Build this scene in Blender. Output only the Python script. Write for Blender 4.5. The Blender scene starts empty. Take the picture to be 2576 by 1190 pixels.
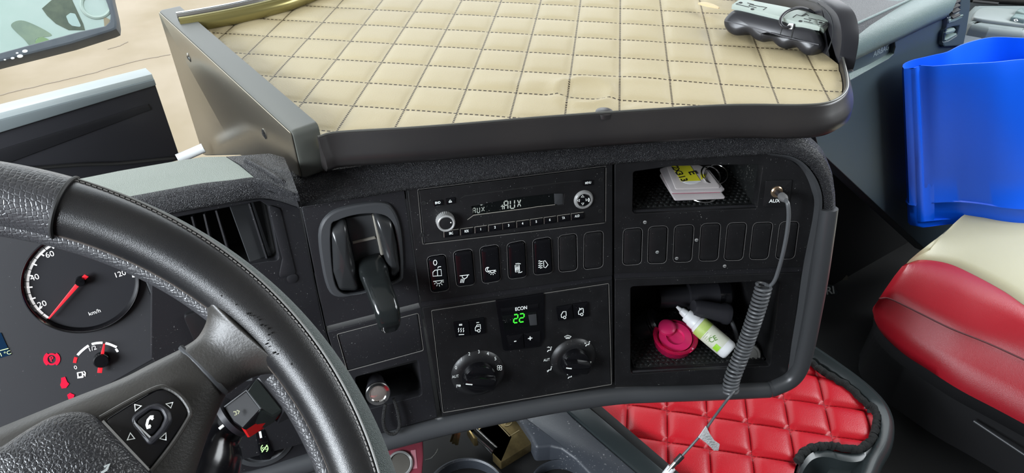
import bpy, bmesh, math, random
from mathutils import Vector as V, Matrix
from mathutils.geometry import delaunay_2d_cdt
from math import sin, cos, pi, radians, sqrt
random.seed(7)
SC = bpy.context.scene; COL = SC.collection
# ------------------------------------------------------------------ camera
EYE = V((0, 0, 1.15)); PITCH = radians(38); FOC = 1750.0; IW, IH = 2576, 1190
cam = bpy.data.cameras.new('camera'); camo = bpy.data.objects.new('camera', cam); COL.objects.link(camo)
cam.sensor_fit = 'HORIZONTAL'; cam.sensor_width = 36; cam.lens = 36 * FOC / IW
cam.clip_start = 0.01; cam.clip_end = 200
camo.location = EYE; camo.rotation_euler = (pi / 2 - PITCH, 0, 0); SC.camera = camo
SC.view_settings.view_transform = 'Standard'; SC.view_settings.look = 'None'
SC.view_settings.exposure = 0.6; SC.view_settings.gamma = 1; SC.view_settings.use_curve_mapping = False
# ------------------------------------------------------------------ daylight
w = bpy.data.worlds.new('sky'); SC.world = w; w.use_nodes = True
nt = w.node_tree; bg = nt.nodes['Background']
tc = nt.nodes.new('ShaderNodeTexCoord'); sp = nt.nodes.new('ShaderNodeSeparateXYZ'); cr = nt.nodes.new('ShaderNodeValToRGB')
nt.links.new(tc.outputs['Generated'], sp.inputs[0]); nt.links.new(sp.outputs['Z'], cr.inputs[0]); nt.links.new(cr.outputs[0], bg.inputs[0])
cr.color_ramp.elements[0].position = 0.0; cr.color_ramp.elements[0].color = (0.98, 0.98, 1, 1)
cr.color_ramp.elements[1].position = 0.7; cr.color_ramp.elements[1].color = (0.84, 0.92, 1, 1)
bg.inputs[1].default_value = 2.2
sun = bpy.data.lights.new('sun', 'SUN'); sun.energy = 1.3; sun.angle = radians(12); sun.color = (1, 0.96, 0.88)
suno = bpy.data.objects.new('sun', sun); COL.objects.link(suno); suno.location = (-2, 3, 4)
suno.rotation_euler = V((-0.55, 0.75, 1.15)).to_track_quat('Z', 'Y').to_euler()
# the driver's door window behind-left of the eye lets daylight in
al = bpy.data.lights.new('side_window_daylight', 'AREA'); al.shape = 'RECTANGLE'; al.size = 0.75; al.size_y = 0.45; al.energy = 27; al.color = (0.86, 0.93, 1)
alo = bpy.data.objects.new('side_window_daylight', al); COL.objects.link(alo); alo.location = (-1.05, -0.45, 1.25)
alo.rotation_euler = (alo.location - V((0.1, 0.6, 0.75))).to_track_quat('Z', 'Y').to_euler()

al2 = bpy.data.lights.new('far_window_fill', 'AREA'); al2.shape = 'RECTANGLE'; al2.size = 1.0; al2.size_y = 0.6; al2.energy = 16; al2.color = (0.92, 0.97, 1)  # extra fill lamp added at the far window to brighten the passenger side
al2o = bpy.data.objects.new('far_window_fill', al2); COL.objects.link(al2o); al2o.location = (1.45, 0.75, 1.45)
al2o.rotation_euler = (al2o.location - V((0.5, 0.75, 0.5))).to_track_quat('Z', 'Y').to_euler()

# ------------------------------------------------------------------ frames
FW = V((0, cos(PITCH), -sin(PITCH))); UP = V((0, sin(PITCH), cos(PITCH))); RT = V((1, 0, 0))
def ray(u, v): return RT * ((u - 1288) / FOC) - UP * ((v - 595) / FOC) + FW
def onz(u, v, z): r = ray(u, v); return r * (z / r.z)
def fwd(u, v, d): return ray(u, v) * d
class Fr:
    """a plane in the cab: origin o, right ex, up ey, normal n towards the driver"""
    def __init__(s, o, ex, ey): s.o = o.copy(); s.ex = ex.normalized(); s.n = s.ex.cross(ey).normalized(); s.ey = s.n.cross(s.ex).normalized()
    def w(s, x, y, d=0): return s.o + s.ex * x + s.ey * y + s.n * d
    def p3(s, u, v, d=0): r = ray(u, v); return r * (((s.o + s.n * d).dot(s.n)) / r.dot(s.n))
    def px(s, u, v, d=0): q = s.p3(u, v, d) - s.o; return (q.dot(s.ex), q.dot(s.ey))
    def P(s, pts, d=0): return [s.px(u, v, d) for u, v in pts]
    def sh(s, d): return Fr(s.o + s.n * d, s.ex, s.ey)
def lat(th): return V((cos(radians(th)), sin(radians(th)), 0))
def plane(o, th, t):
    ex = lat(th); nh = V((ex.y, -ex.x, 0)); t = radians(t)
    return Fr(o, ex, V((0, 0, 1)) * cos(t) - nh * sin(t))
def seamplane(A, B, th): return Fr(A, lat(th), A - B)
_m = plane(ray(1288, 520), 13, 12)
k = 0.188 / (_m.p3(1522, 420) - _m.p3(1052, 478)).length
FM = plane(ray(1288, 520) * k, 13, 12)                      # middle facet of the centre panel
FR = seamplane(FM.p3(1543, 410), FM.p3(1545, 970), 3.5)     # right facet
FL = seamplane(FM.p3(1020, 475), FM.p3(1108, 1050), 18)     # left facet
FV = seamplane(FL.p3(755, 517), FL.p3(820, 830), 28)        # air vent facet beside the wheel
FI = plane(ray(205, 705) * 0.667, 31, 27)                   # instrument cluster
HZ = Fr(V((0, 0, 0)), V((1, 0, 0)), V((0, 1, 0)))
def flat(z, th=0): return Fr(V((0, 0, z)), lat(th), V((0, 0, 1)).cross(lat(th)))
CABF = V((-sin(radians(33)), cos(radians(33)), 0)); CABR = lat(33)

# ------------------------------------------------------------------ 2D helpers
def area(p): return sum(p[i][0] * p[(i + 1) % len(p)][1] - p[(i + 1) % len(p)][0] * p[i][1] for i in range(len(p))) / 2
def ccw(p): return p if area(p) > 0 else p[::-1]
def off(p, a):
    """shift a ccw polygon inwards by a"""
    n = len(p); o = []
    for i in range(n):
        P0, P1, P2 = V(p[i - 1]), V(p[i]), V(p[(i + 1) % n])
        e1 = (P1 - P0); e2 = (P2 - P1)
        if e1.length < 1e-9 or e2.length < 1e-9: o.append(tuple(P1)); continue
        e1.normalize(); e2.normalize()
        n1 = V((-e1.y, e1.x)); n2 = V((-e2.y, e2.x)); m = n1 + n2
        if m.length < 1e-6: m = n1.copy()
        m.normalize(); c = max(m.dot(n1), 0.5)
        o.append(tuple(P1 + m * (a / c)))
    return o
def rnd(p, r, seg=5):
    """round the corners of a polygon; r number or list"""
    n = len(p); o = []
    for i in range(n):
        ri = r[i] if isinstance(r, (list, tuple)) else r
        A, B, C = V(p[i - 1]), V(p[i]), V(p[(i + 1) % n])
        a = (A - B); c = (C - B); la, lc = a.length, c.length
        if ri <= 0 or la < 1e-9 or lc < 1e-9: o.append(tuple(B)); continue
        a.normalize(); c.normalize(); cosang = max(-0.999, min(0.999, a.dot(c))); ang = math.acos(cosang)
        t = min(ri / math.tan(ang / 2), la * 0.49, lc * 0.49)
        s0, s1 = B + a * t, B + c * t
        for k in range(seg + 1):
            f = k / seg; o.append(tuple(s0 * (1 - f) ** 2 + B * 2 * f * (1 - f) + s1 * f * f))
    return o
def spl(pts, n=6, closed=False):
    """catmull-rom through points of any dimension"""
    P = [V(p) for p in pts]; N = len(P); o = []
    for i in range(N if closed else N - 1):
        p0 = P[(i - 1) % N] if closed or i > 0 else P[0] * 2 - P[1]
        p1 = P[i]; p2 = P[(i + 1) % N]
        p3 = P[(i + 2) % N] if closed or i + 2 < N else P[-1] * 2 - P[-2]
        for k in range(n):
            t = k / n
            o.append(0.5 * ((2 * p1) + (p2 - p0) * t + (2 * p0 - 5 * p1 + 4 * p2 - p3) * t * t + (3 * p1 - p0 - 3 * p2 + p3) * t ** 3))
    if not closed: o.append(P[-1].copy())
    return o
def circ(x, y, rx, ry=None, n=40, a0=0, a1=2 * pi):
    ry = ry or rx
    full = abs(a1 - a0 - 2 * pi) < 1e-6
    return [(x + rx * cos(a0 + (a1 - a0) * i / (n if full else n - 1)), y + ry * sin(a0 + (a1 - a0) * i / (n if full else n - 1))) for i in range(n)]

# ------------------------------------------------------------------ mesh builder
_tc = {}
def textmesh(s, bold=False):
    if (s, bold) in _tc: return _tc[(s, bold)]
    c = bpy.data.curves.new('t', 'FONT'); c.body = s; c.size = 1; c.align_x = 'CENTER'; c.align_y = 'CENTER'; c.offset = 0.022 if bold else 0
    o = bpy.data.objects.new('t', c); COL.objects.link(o)
    m = o.to_mesh(); vs = [v.co.copy() for v in m.vertices]; fs = [tuple(p.vertices) for p in m.polygons]; o.to_mesh_clear()
    bpy.data.objects.remove(o); bpy.data.curves.remove(c)
    _tc[(s, bold)] = (vs, fs); return vs, fs
class MB:
    def __init__(s): s.v = []; s.f = []; s.uv = None
    def add(s, vs, fs):
        b = len(s.v); s.v += [V(p) for p in vs]; s.f += [tuple(i + b for i in f) for f in fs]; return s
    def prism(s, fr, p, d0, d1, b=0.0, back=True):
        """solid from outline p between depths d0<d1 with a rounded front edge b"""
        p = ccw(p); n = len(p)
        rings = [(p, d0)]
        if b > 0: rings += [(p, d1 - b), (off(p, b * 0.3), d1 - b * 0.3), (off(p, b), d1)]
        else: rings += [(p, d1)]
        vs = []; fs = []
        for q, d in rings: vs += [fr.w(x, y, d) for x, y in q]
        for r in range(len(rings) - 1):
            for i in range(n): j = (i + 1) % n; fs.append((r * n + i, r * n + j, (r + 1) * n + j, (r + 1) * n + i))
        t = (len(rings) - 1) * n; tri = s._tri(rings[-1][0], [])
        if tri and len(tri[0]) == n:
            fs += [tuple(t + k for k in f) for f in tri[1]]
            if back: fs += [tuple(reversed(f)) for f in tri[1]]
        else:
            fs.append(tuple(range(t, t + n)))
            if back: fs.append(tuple(range(n - 1, -1, -1)))
        return s.add(vs, fs)
    @staticmethod
    def _tri(outer, holes):
        vs = [V(p) for p in outer]; es = [(i, (i + 1) % len(outer)) for i in range(len(outer))]
        for h in holes:
            b = len(vs); vs += [V(p) for p in h]; es += [(b + i, b + (i + 1) % len(h)) for i in range(len(h))]
        r = delaunay_2d_cdt(vs, es, [list(range(len(outer)))], 1, 1e-7)
        def inside(x, y, h):
            c = False; n = len(h)
            for i in range(n):
                (x1, y1), (x2, y2) = h[i - 1], h[i]
                if (y1 > y) != (y2 > y) and x < (x2 - x1) * (y - y1) / (y2 - y1) + x1: c = not c
            return c
        fs = []
        for f in r[2]:
            cx = sum(r[0][i].x for i in f) / len(f); cy = sum(r[0][i].y for i in f) / len(f)
            if not any(inside(cx, cy, h) for h in holes): fs.append(tuple(f))
        return r[0], fs
    def plate(s, fr, outer, holes, d0, d1, b=0.0008, hb=None):
        hb = b if hb is None else hb
        outer = ccw(outer); holes = [ccw(h) for h in holes]
        O1 = off(outer, b); H1 = [off(h, -hb) for h in holes]
        for d, O, H, fl in ((d1, O1, H1, False), (d0, outer, holes, True)):
            vs, fs = s._tri(O, H)
            s.add([fr.w(p.x, p.y, d) for p in vs], [tuple(reversed(f)) if fl else f for f in fs])
        def wall(q0, q1, inv, bb):
            n = len(q0); rr = [(q0, d0), (q0, d1 - bb)]
            if bb > 0: rr += [([((a[0] * .7 + c[0] * .3), (a[1] * .7 + c[1] * .3)) for a, c in zip(q0, q1)], d1 - bb * .3), (q1, d1)]
            vs = []; fs = []
            for q, d in rr: vs += [fr.w(x, y, d) for x, y in q]
            for r in range(len(rr) - 1):
                for i in range(n):
                    j = (i + 1) % n; f = (r * n + i, r * n + j, (r + 1) * n + j, (r + 1) * n + i); fs.append(tuple(reversed(f)) if inv else f)
            s.add(vs, fs)
        wall(outer, O1, False, b)
        for h, h1 in zip(holes, H1): wall(h, h1, True, hb)
        return s
    def loft(s, rows, closed=False, caps=False, loop=False):
        n = len(rows[0]); vs = [p for r in rows for p in r]; fs = []; R = len(rows)
        for r in range(R if loop else R - 1):
            for i in range(n if closed else n - 1):
                j = (i + 1) % n; q = (r + 1) % R; fs.append((r * n + i, r * n + j, q * n + j, q * n + i))
        if caps: fs.append(tuple(range(n - 1, -1, -1))); fs.append(tuple((R - 1) * n + i for i in range(n)))
        return s.add(vs, fs)
    def tube(s, pts, r, seg=10, caps=True, flat=1.0, nrm=None):
        pts = [V(p) for p in pts]; rows = []; N = len(pts); up = nrm or V((0, 0, 1)); prev = None
        for i, p in enumerate(pts):
            t = (pts[min(i + 1, N - 1)] - pts[max(i - 1, 0)]).normalized()
            if prev is None:
                a = t.cross(up)
                if a.length < 1e-3: a = t.cross(V((1, 0, 0)))
            else: a = prev - t * prev.dot(t)
            a.normalize(); prev = a; b = t.cross(a)
            ri = r[i] if isinstance(r, (list, tuple)) else r
            rows.append([p + a * (ri * cos(2 * pi * k / seg)) + b * (ri * flat * sin(2 * pi * k / seg)) for k in range(seg)])
        return s.loft(rows, closed=True, caps=caps)
    def lathe(s, o, ax, prof, seg=40, caps=True, knurl=None):
        ax = V(ax).normalized(); a = ax.orthogonal().normalized(); b = ax.cross(a); rows = []
        for k_, (r, h) in enumerate(prof):
            kn = knurl[k_] if knurl else 0
            rows.append([V(o) + ax * h + (a * cos(2 * pi * k / seg) + b * sin(2 * pi * k / seg)) * max(r - (kn if k % 2 else 0), 1e-5) for k in range(seg)])
        return s.loft(rows, closed=True, caps=caps)
    def box(s, c, X, Y, Z):
        c = V(c); X, Y, Z = V(X), V(Y), V(Z)
        vs = [c + X * i + Y * j + Z * k for i in (-1, 1) for j in (-1, 1) for k in (-1, 1)]
        return s.add(vs, [(0, 1, 3, 2), (4, 6, 7, 5), (0, 4, 5, 1), (2, 3, 7, 6), (0, 2, 6, 4), (1, 5, 7, 3)])
    def rib(s, fr, pts, wd, d0=0.0, d1=0.0004, closed=False):
        """flat printed line of width wd through local 2D points"""
        P = [V(p) for p in pts]; n = len(P); L = []; R = []
        for i in range(n):
            a = P[(i - 1) % n] if (closed or i) else P[0]; b = P[(i + 1) % n] if (closed or i < n - 1) else P[-1]
            t = (b - a)
            if t.length < 1e-9: t = V((1, 0))
            t.normalize(); m = V((-t.y, t.x)) * wd / 2; L.append(P[i] + m); R.append(P[i] - m)
        rows = []
        for i in range(n): rows.append([fr.w(L[i].x, L[i].y, d0), fr.w(L[i].x, L[i].y, d1), fr.w(R[i].x, R[i].y, d1), fr.w(R[i].x, R[i].y, d0)])
        return s.loft(rows, closed=True, caps=not closed, loop=closed)
    def text(s, fr, t, x, y, size, d=0.0003, rot=0, bold=False, sx=1.0):
        vs, fs = textmesh(t, bold); c, q = cos(rot), sin(rot)
        return s.add([fr.w(x + (v.x * c * sx - v.y * q) * size, y + (v.x * q * sx + v.y * c) * size, d) for v in vs], fs)
    def tpx(s, fr, t, u, v, hpx, d=0.0004, rot=0, bold=False, sx=1.0):
        """text centred on the spot (u,v), capital height of about hpx"""
        x, y = fr.px(u, v, d); x2, y2 = fr.px(u, v - hpx, d); return s.text(fr, t, x, y, abs(y2 - y) / 0.7, d, rot, bold, sx)
    def build(s, name, mat, parent=None, label=None, cat=None, group=None, kind=None, smooth=38, plabel=None, orient=True):
        me = bpy.data.meshes.new(name)
        if parent is None:
            xs = [v.x for v in s.v]; ys = [v.y for v in s.v]; zs = [v.z for v in s.v]
            org = V(((min(xs) + max(xs)) / 2, (min(ys) + max(ys)) / 2, min(zs)))
        else: org = ORG[parent.name]
        me.from_pydata([v - org for v in s.v], [], s.f)
        if orient:
            bm = bmesh.new(); bm.from_mesh(me); bmesh.ops.recalc_face_normals(bm, faces=bm.faces); bm.to_mesh(me); bm.free()
        if s.uv:
            ul = me.uv_layers.new(name='UVMap')
            for lp in me.loops: ul.data[lp.index].uv = s.uv[lp.vertex_index]
        me.polygons.foreach_set('use_smooth', [True] * len(me.polygons)); me.set_sharp_from_angle(angle=radians(smooth)); me.update()
        me.materials.append(mat)
        o = bpy.data.objects.new(name, me); COL.objects.link(o)
        if parent is None: o.location = org + EYE
        else: o.parent = parent
        ORG[o.name] = org
        tag(o, label or plabel, cat, group, kind); return o
ORG = {}
def tag(o, label=None, cat=None, group=None, kind=None):
    if label: o['label'] = label
    if cat: o['category'] = cat
    if group: o['group'] = group
    if kind: o['kind'] = kind
def thing(name, loc, label, cat, group=None, kind=None):
    o = bpy.data.objects.new(name, None); COL.objects.link(o); o.location = V(loc) + EYE; o.empty_display_size = 0.02
    ORG[o.name] = V(loc); tag(o, label, cat, group, kind); return o

# ------------------------------------------------------------------ materials
def mat(name, rgb, rough=0.5, metal=0.0, spec=0.5, bump=None, var=None, specks=None, trans=0, emit=None, coat=0, sheen=0, ior=None, alpha=None):
    m = bpy.data.materials.new(name); m.use_nodes = True; t = m.node_tree; b = t.nodes['Principled BSDF']
    N = t.nodes.new; L = t.links.new
    b.inputs['Base Color'].default_value = (*rgb, 1); b.inputs['Roughness'].default_value = rough; b.inputs['Metallic'].default_value = metal
    b.inputs['Specular IOR Level'].default_value = spec; b.inputs['Transmission Weight'].default_value = trans; b.inputs['Coat Weight'].default_value = coat
    b.inputs['Sheen Weight'].default_value = sheen
    if ior: b.inputs['IOR'].default_value = ior
    if alpha is not None: b.inputs['Alpha'].default_value = alpha
    if emit: b.inputs['Emission Color'].default_value = (*emit[0], 1); b.inputs['Emission Strength'].default_value = emit[1]
    co = N('ShaderNodeTexCoord').outputs['Object']; col = None
    def noise(scale, det=4, rg=0.6):
        n = N('ShaderNodeTexNoise'); n.inputs['Scale'].default_value = scale; n.inputs['Detail'].default_value = det; n.inputs['Roughness'].default_value = rg; L(co, n.inputs['Vector']); return n.outputs['Fac']
    def ramp(src, a, c):
        r = N('ShaderNodeMapRange'); L(src, r.inputs['Value']); r.inputs['From Min'].default_value = a; r.inputs['From Max'].default_value = c; return r.outputs['Result']
    def mix(fac, A, B):
        x = N('ShaderNodeMix'); x.data_type = 'RGBA'; L(fac, x.inputs['Factor'])
        for s_, q in (('A', A), ('B', B)):
            i = x.inputs[6] if s_ == 'A' else x.inputs[7]
            if isinstance(q, tuple): i.default_value = (*q, 1)
            else: L(q, i)
        return x.outputs[2]
    if var: col = mix(ramp(noise(var[1], 5), 0.35, 0.68), rgb, var[0])
    if specks:
        f = ramp(noise(specks[1], 2, 0.5), specks[2], specks[2] + 0.05); g = ramp(noise(specks[1] / 14, 3), 0.42, 0.62)
        mu = N('ShaderNodeMath'); mu.operation = 'MULTIPLY'; L(f, mu.inputs[0]); L(g, mu.inputs[1]); col = mix(mu.outputs[0], col or rgb, specks[0])
    if bump:
        kind, scale, st, dist = bump
        if kind == 'noise': h = noise(scale, 5)
        elif kind == 'leather':
            v = N('ShaderNodeTexVoronoi'); v.feature = 'DISTANCE_TO_EDGE'; v.inputs['Scale'].default_value = scale
            wv = N('ShaderNodeTexNoise'); wv.inputs['Scale'].default_value = scale * .7; L(co, wv.inputs['Vector'])
            va = N('ShaderNodeVectorMath'); va.operation = 'SCALE'; va.inputs['Scale'].default_value = 1.2 / scale; L(wv.outputs['Color'], va.inputs[0])
            vb = N('ShaderNodeVectorMath'); L(co, vb.inputs[0]); L(va.outputs[0], vb.inputs[1]); L(vb.outputs[0], v.inputs['Vector']); h = ramp(v.outputs['Distance'], 0, 0.25)
        elif kind == 'cells':
            v = N('ShaderNodeTexVoronoi'); v.feature = 'DISTANCE_TO_EDGE'; v.inputs['Scale'].default_value = scale; v.inputs['Randomness'].default_value = 0.35
            L(co, v.inputs['Vector']); h = ramp(v.outputs['Distance'], 0, 0.18)
        bp = N('ShaderNodeBump'); bp.inputs['Strength'].default_value = st; bp.inputs['Distance'].default_value = dist; L(h, bp.inputs['Height']); L(bp.outputs[0], b.inputs['Normal'])
        if len(bump) > 4: pass
    if col: L(col, b.inputs['Base Color'])
    m['c'] = list(rgb); return m
DUST = (0.28, 0.28, 0.27)
BLK = mat('panel_black', (0.007, 0.007, 0.0075), 0.40, bump=('noise', 900, 0.12, 0.0004), var=((0.012, 0.012, 0.013), 30), specks=(DUST, 840, 0.70))
BLK2 = mat('panel_black_side', (0.012, 0.012, 0.014), 0.45, bump=('noise', 900, 0.15, 0.0004), specks=(DUST, 760, 0.69))
GLS = mat('gloss_black', (0.004, 0.004, 0.005), 0.16, specks=(DUST, 1000, 0.74))
DSP = mat('display_black', (0.003, 0.004, 0.004), 0.12, specks=(DUST, 840, 0.68))
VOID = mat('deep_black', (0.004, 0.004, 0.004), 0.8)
PAD = mat('grained_pad', (0.028, 0.028, 0.031), 0.42, bump=('leather', 760, 1.0, 0.0009), specks=((0.10, 0.10, 0.10), 900, 0.60))
SHT = mat('dash_top_grey', (0.22, 0.245, 0.215), 0.6, bump=('leather', 800, 0.3, 0.0004))
RMB = mat('tray_rim_black', (0.018, 0.0165, 0.017), 0.36, var=((0.026, 0.023, 0.022), 9))
FIN = mat('bracket_grey_brown', (0.30, 0.27, 0.215), 0.30, metal=0.9, specks=((0.5, 0.48, 0.42), 300, 0.72))
STL = mat('brushed_steel', (0.62, 0.62, 0.60), 0.2, metal=1.0)
CHR = mat('chrome', (0.8, 0.8, 0.78), 0.12, metal=1.0)
RAIL = mat('rail_satin_black', (0.045, 0.047, 0.050), 0.33)
MARK = mat('white_print', (0.75, 0.78, 0.76), 0.6, emit=((0.8, 0.85, 0.82), 0.12))
DIM = mat('grey_print', (0.32, 0.34, 0.33), 0.6)
EDGE = mat('dusty_edge', (0.30, 0.28, 0.24), 0.7)
LEA = mat('wheel_leather', (0.010, 0.010, 0.011), 0.29, bump=('leather', 1500, 0.16, 0.0002), var=((0.016, 0.0155, 0.0155), 25))
SUE = mat('wheel_grey_suede', (0.055, 0.072, 0.068), 0.75, bump=('leather', 900, 0.7, 0.0006), sheen=0.2)
HEX = mat('wheel_honeycomb_rubber', (0.040, 0.040, 0.043), 0.38, bump=('cells', 430, 0.45, 0.0004))
SPK = mat('wheel_spoke_black', (0.030, 0.028, 0.025), 0.40, bump=('noise', 700, 0.4, 0.0005))
HUB = mat('wheel_hub_grain', (0.016, 0.016, 0.018), 0.40, bump=('leather', 520, 0.5, 0.0005))
WOR = mat('worn_brown_edge', (0.16, 0.125, 0.10), 0.6)
CLU = mat('cluster_face', (0.034, 0.034, 0.037), 0.45, specks=(DUST, 600, 0.72))
CLF = mat('dial_face', (0.020, 0.020, 0.023), 0.4)
RED = mat('needle_red', (0.75, 0.02, 0.03), 0.4, emit=((1, 0.02, 0.04), 0.2))
REDL = mat('warning_light_red', (0.5, 0.004, 0.03), 0.4, emit=((1, 0.01, 0.06), 0.25))
GRN = mat('led_green', (0.02, 0.3, 0.02), 0.4, emit=((0.05, 1, 0.04), 0.9))
CRM = None
BLU = mat('blue_plastic', (0.0, 0.105, 0.82), 0.42, spec=0.4)
SRD = mat('seat_red_leather', (0.33, 0.005, 0.014), 0.38, bump=('leather', 750, 0.16, 0.0004))
SCR = mat('seat_cream_leather', (0.44, 0.41, 0.265), 0.42, bump=('leather', 750, 0.14, 0.0004))
MRD = mat('mat_red_leather', (0.52, 0.010, 0.025), 0.33, bump=('leather', 500, 0.1, 0.0003))
PIL = mat('black_pile', (0.005, 0.006, 0.0055), 0.95, bump=('noise', 1400, 1, 0.003), specks=((0.06, 0.065, 0.06), 1600, 0.58))
DKP = mat('dark_lower_plastic', (0.012, 0.012, 0.013), 0.6)
GDS = mat('passenger_dash_blue_grey', (0.036, 0.056, 0.072), 0.42, bump=('noise', 700, 0.15, 0.0004))
GDP = mat('passenger_pad_grain', (0.15, 0.21, 0.205), 0.42, bump=('leather', 700, 0.3, 0.0005))
CNS = mat('console_grey', (0.036, 0.041, 0.050), 0.42, bump=('noise', 500, 0.4, 0.0006), specks=((0.3, 0.3, 0.3), 350, 0.66))
TRY = mat('floor_tray_black', (0.022, 0.028, 0.029), 0.26)
BRS = mat('brass', (0.36, 0.27, 0.12), 0.33, metal=0.9, var=((0.20, 0.15, 0.07), 60))
HND = mat('handset_black', (0.022, 0.022, 0.026), 0.34)
HNG = mat('handset_grey_face', (0.36, 0.42, 0.38), 0.5)
CAB = mat('cable_grey', (0.10, 0.105, 0.11), 0.42)
PNK = mat('pink_plastic', (0.85, 0.02, 0.14), 0.06, trans=0.75, ior=1.3)
PNK2 = mat('pink_tape', (0.62, 0.02, 0.12), 0.3)
WHP = mat('white_plastic', (0.72, 0.73, 0.74), 0.4)
LBG = mat('label_green', (0.36, 0.52, 0.10), 0.5, var=((0.5, 0.6, 0.2), 60))
LBW = mat('label_pale', (0.62, 0.64, 0.52), 0.5)
YEL = mat('label_yellow', (0.62, 0.58, 0.03), 0.4)
INK = mat('black_ink', (0.008, 0.008, 0.008), 0.6)
CLR = mat('clear_plastic', (0.62, 0.58, 0.58), 0.15, trans=0.35, ior=1.2)
PKC = mat('pink_card', (0.50, 0.08, 0.14), 0.4)
RUB = mat('rubber_mat', (0.010, 0.011, 0.011), 0.45, bump=('noise', 350, 0.8, 0.001), specks=((0.16, 0.16, 0.15), 500, 0.62))
SLV = mat('satin_silver', (0.42, 0.42, 0.41), 0.3, metal=0.35)
WOD = mat('pale_wood', (0.62, 0.46, 0.27), 0.6)
RPL = mat('socket_red_panel', (0.20, 0.028, 0.045), 0.45, specks=(DUST, 600, 0.7))
SCN = mat('dark_screen', (0.028, 0.028, 0.032), 0.35)
FRM = mat('pale_frame', (0.155, 0.18, 0.185), 0.35)
TAGM = mat('paper_tag', (0.6, 0.6, 0.6), 0.35, bump=('noise', 300, 1, 0.002))
PRP = mat('purple_plastic', (0.12, 0.02, 0.30), 0.4)
RFL = mat('reflection_red', (0.4, 0.01, 0.01), 0.3)

def quilt_material(name, base, line, dash, lw, spec=0.2):
    """leather cover; the stitched lines follow the quilting UVs"""
    m = bpy.data.materials.new(name); m.use_nodes = True; t = m.node_tree; b = t.nodes['Principled BSDF']; N = t.nodes.new; L = t.links.new
    b.inputs['Roughness'].default_value = 0.42; b.inputs['Specular IOR Level'].default_value = spec
    uv = N('ShaderNodeTexCoord').outputs['UV']; s = N('ShaderNodeSeparateXYZ'); L(uv, s.inputs[0])
    def M(op, a, c=0.0, c2=None):
        q = N('ShaderNodeMath'); q.operation = op
        for i, z in enumerate((a, c) if c2 is None else (a, c, c2)):
            if isinstance(z, (int, float)): q.inputs[i].default_value = z
            else: L(z, q.inputs[i])
        return q.outputs[0]
    def edge(u):
        f = M('FRACT', u); return M('ABSOLUTE', M('SUBTRACT', f, 0.5))        # 0.5 on the line
    def stitch(u, v, n):
        on = M('GREATER_THAN', edge(u), 0.5 - lw); d = M('LESS_THAN', M('FRACT', M('MULTIPLY', v, n)), 0.62); return M('MULTIPLY', on, d)
    st = M('MAXIMUM', stitch(s.outputs['X'], s.outputs['Y'], dash), stitch(s.outputs['Y'], s.outputs['X'], dash * .62))
    n = N('ShaderNodeTexNoise'); n.inputs['Scale'].default_value = 6; n.inputs['Detail'].default_value = 5; L(N('ShaderNodeTexCoord').outputs['Object'], n.inputs['Vector'])
    mx0 = N('ShaderNodeMix'); mx0.data_type = 'RGBA'; L(n.outputs['Fac'], mx0.inputs[0]); mx0.inputs[6].default_value = (*base[0], 1); mx0.inputs[7].default_value = (*base[1], 1)
    mx = N('ShaderNodeMix'); mx.data_type = 'RGBA'; L(st, mx.inputs[0]); L(mx0.outputs[2], mx.inputs[6]); mx.inputs[7].default_value = (*line, 1); L(mx.outputs[2], b.inputs['Base Color'])
    v = N('ShaderNodeTexVoronoi'); v.feature = 'DISTANCE_TO_EDGE'; v.inputs['Scale'].default_value = 420; L(N('ShaderNodeTexCoord').outputs['Object'], v.inputs['Vector'])
    bp = N('ShaderNodeBump'); bp.inputs['Strength'].default_value = 0.35; bp.inputs['Distance'].default_value = 0.0006; L(v.outputs['Distance'], bp.inputs['Height']); L(bp.outputs[0], b.inputs['Normal'])
    return m
CRM = quilt_material('cream_quilted_leather', ((0.46, 0.39, 0.245), (0.39, 0.32, 0.19)), (0.022, 0.011, 0.004), 16, 0.019)
REDQ = quilt_material('red_quilted_leather', ((0.42, 0.004, 0.012), (0.36, 0.003, 0.010)), (0.16, 0.0, 0.003), 16, 0.010, 0.4)
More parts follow.
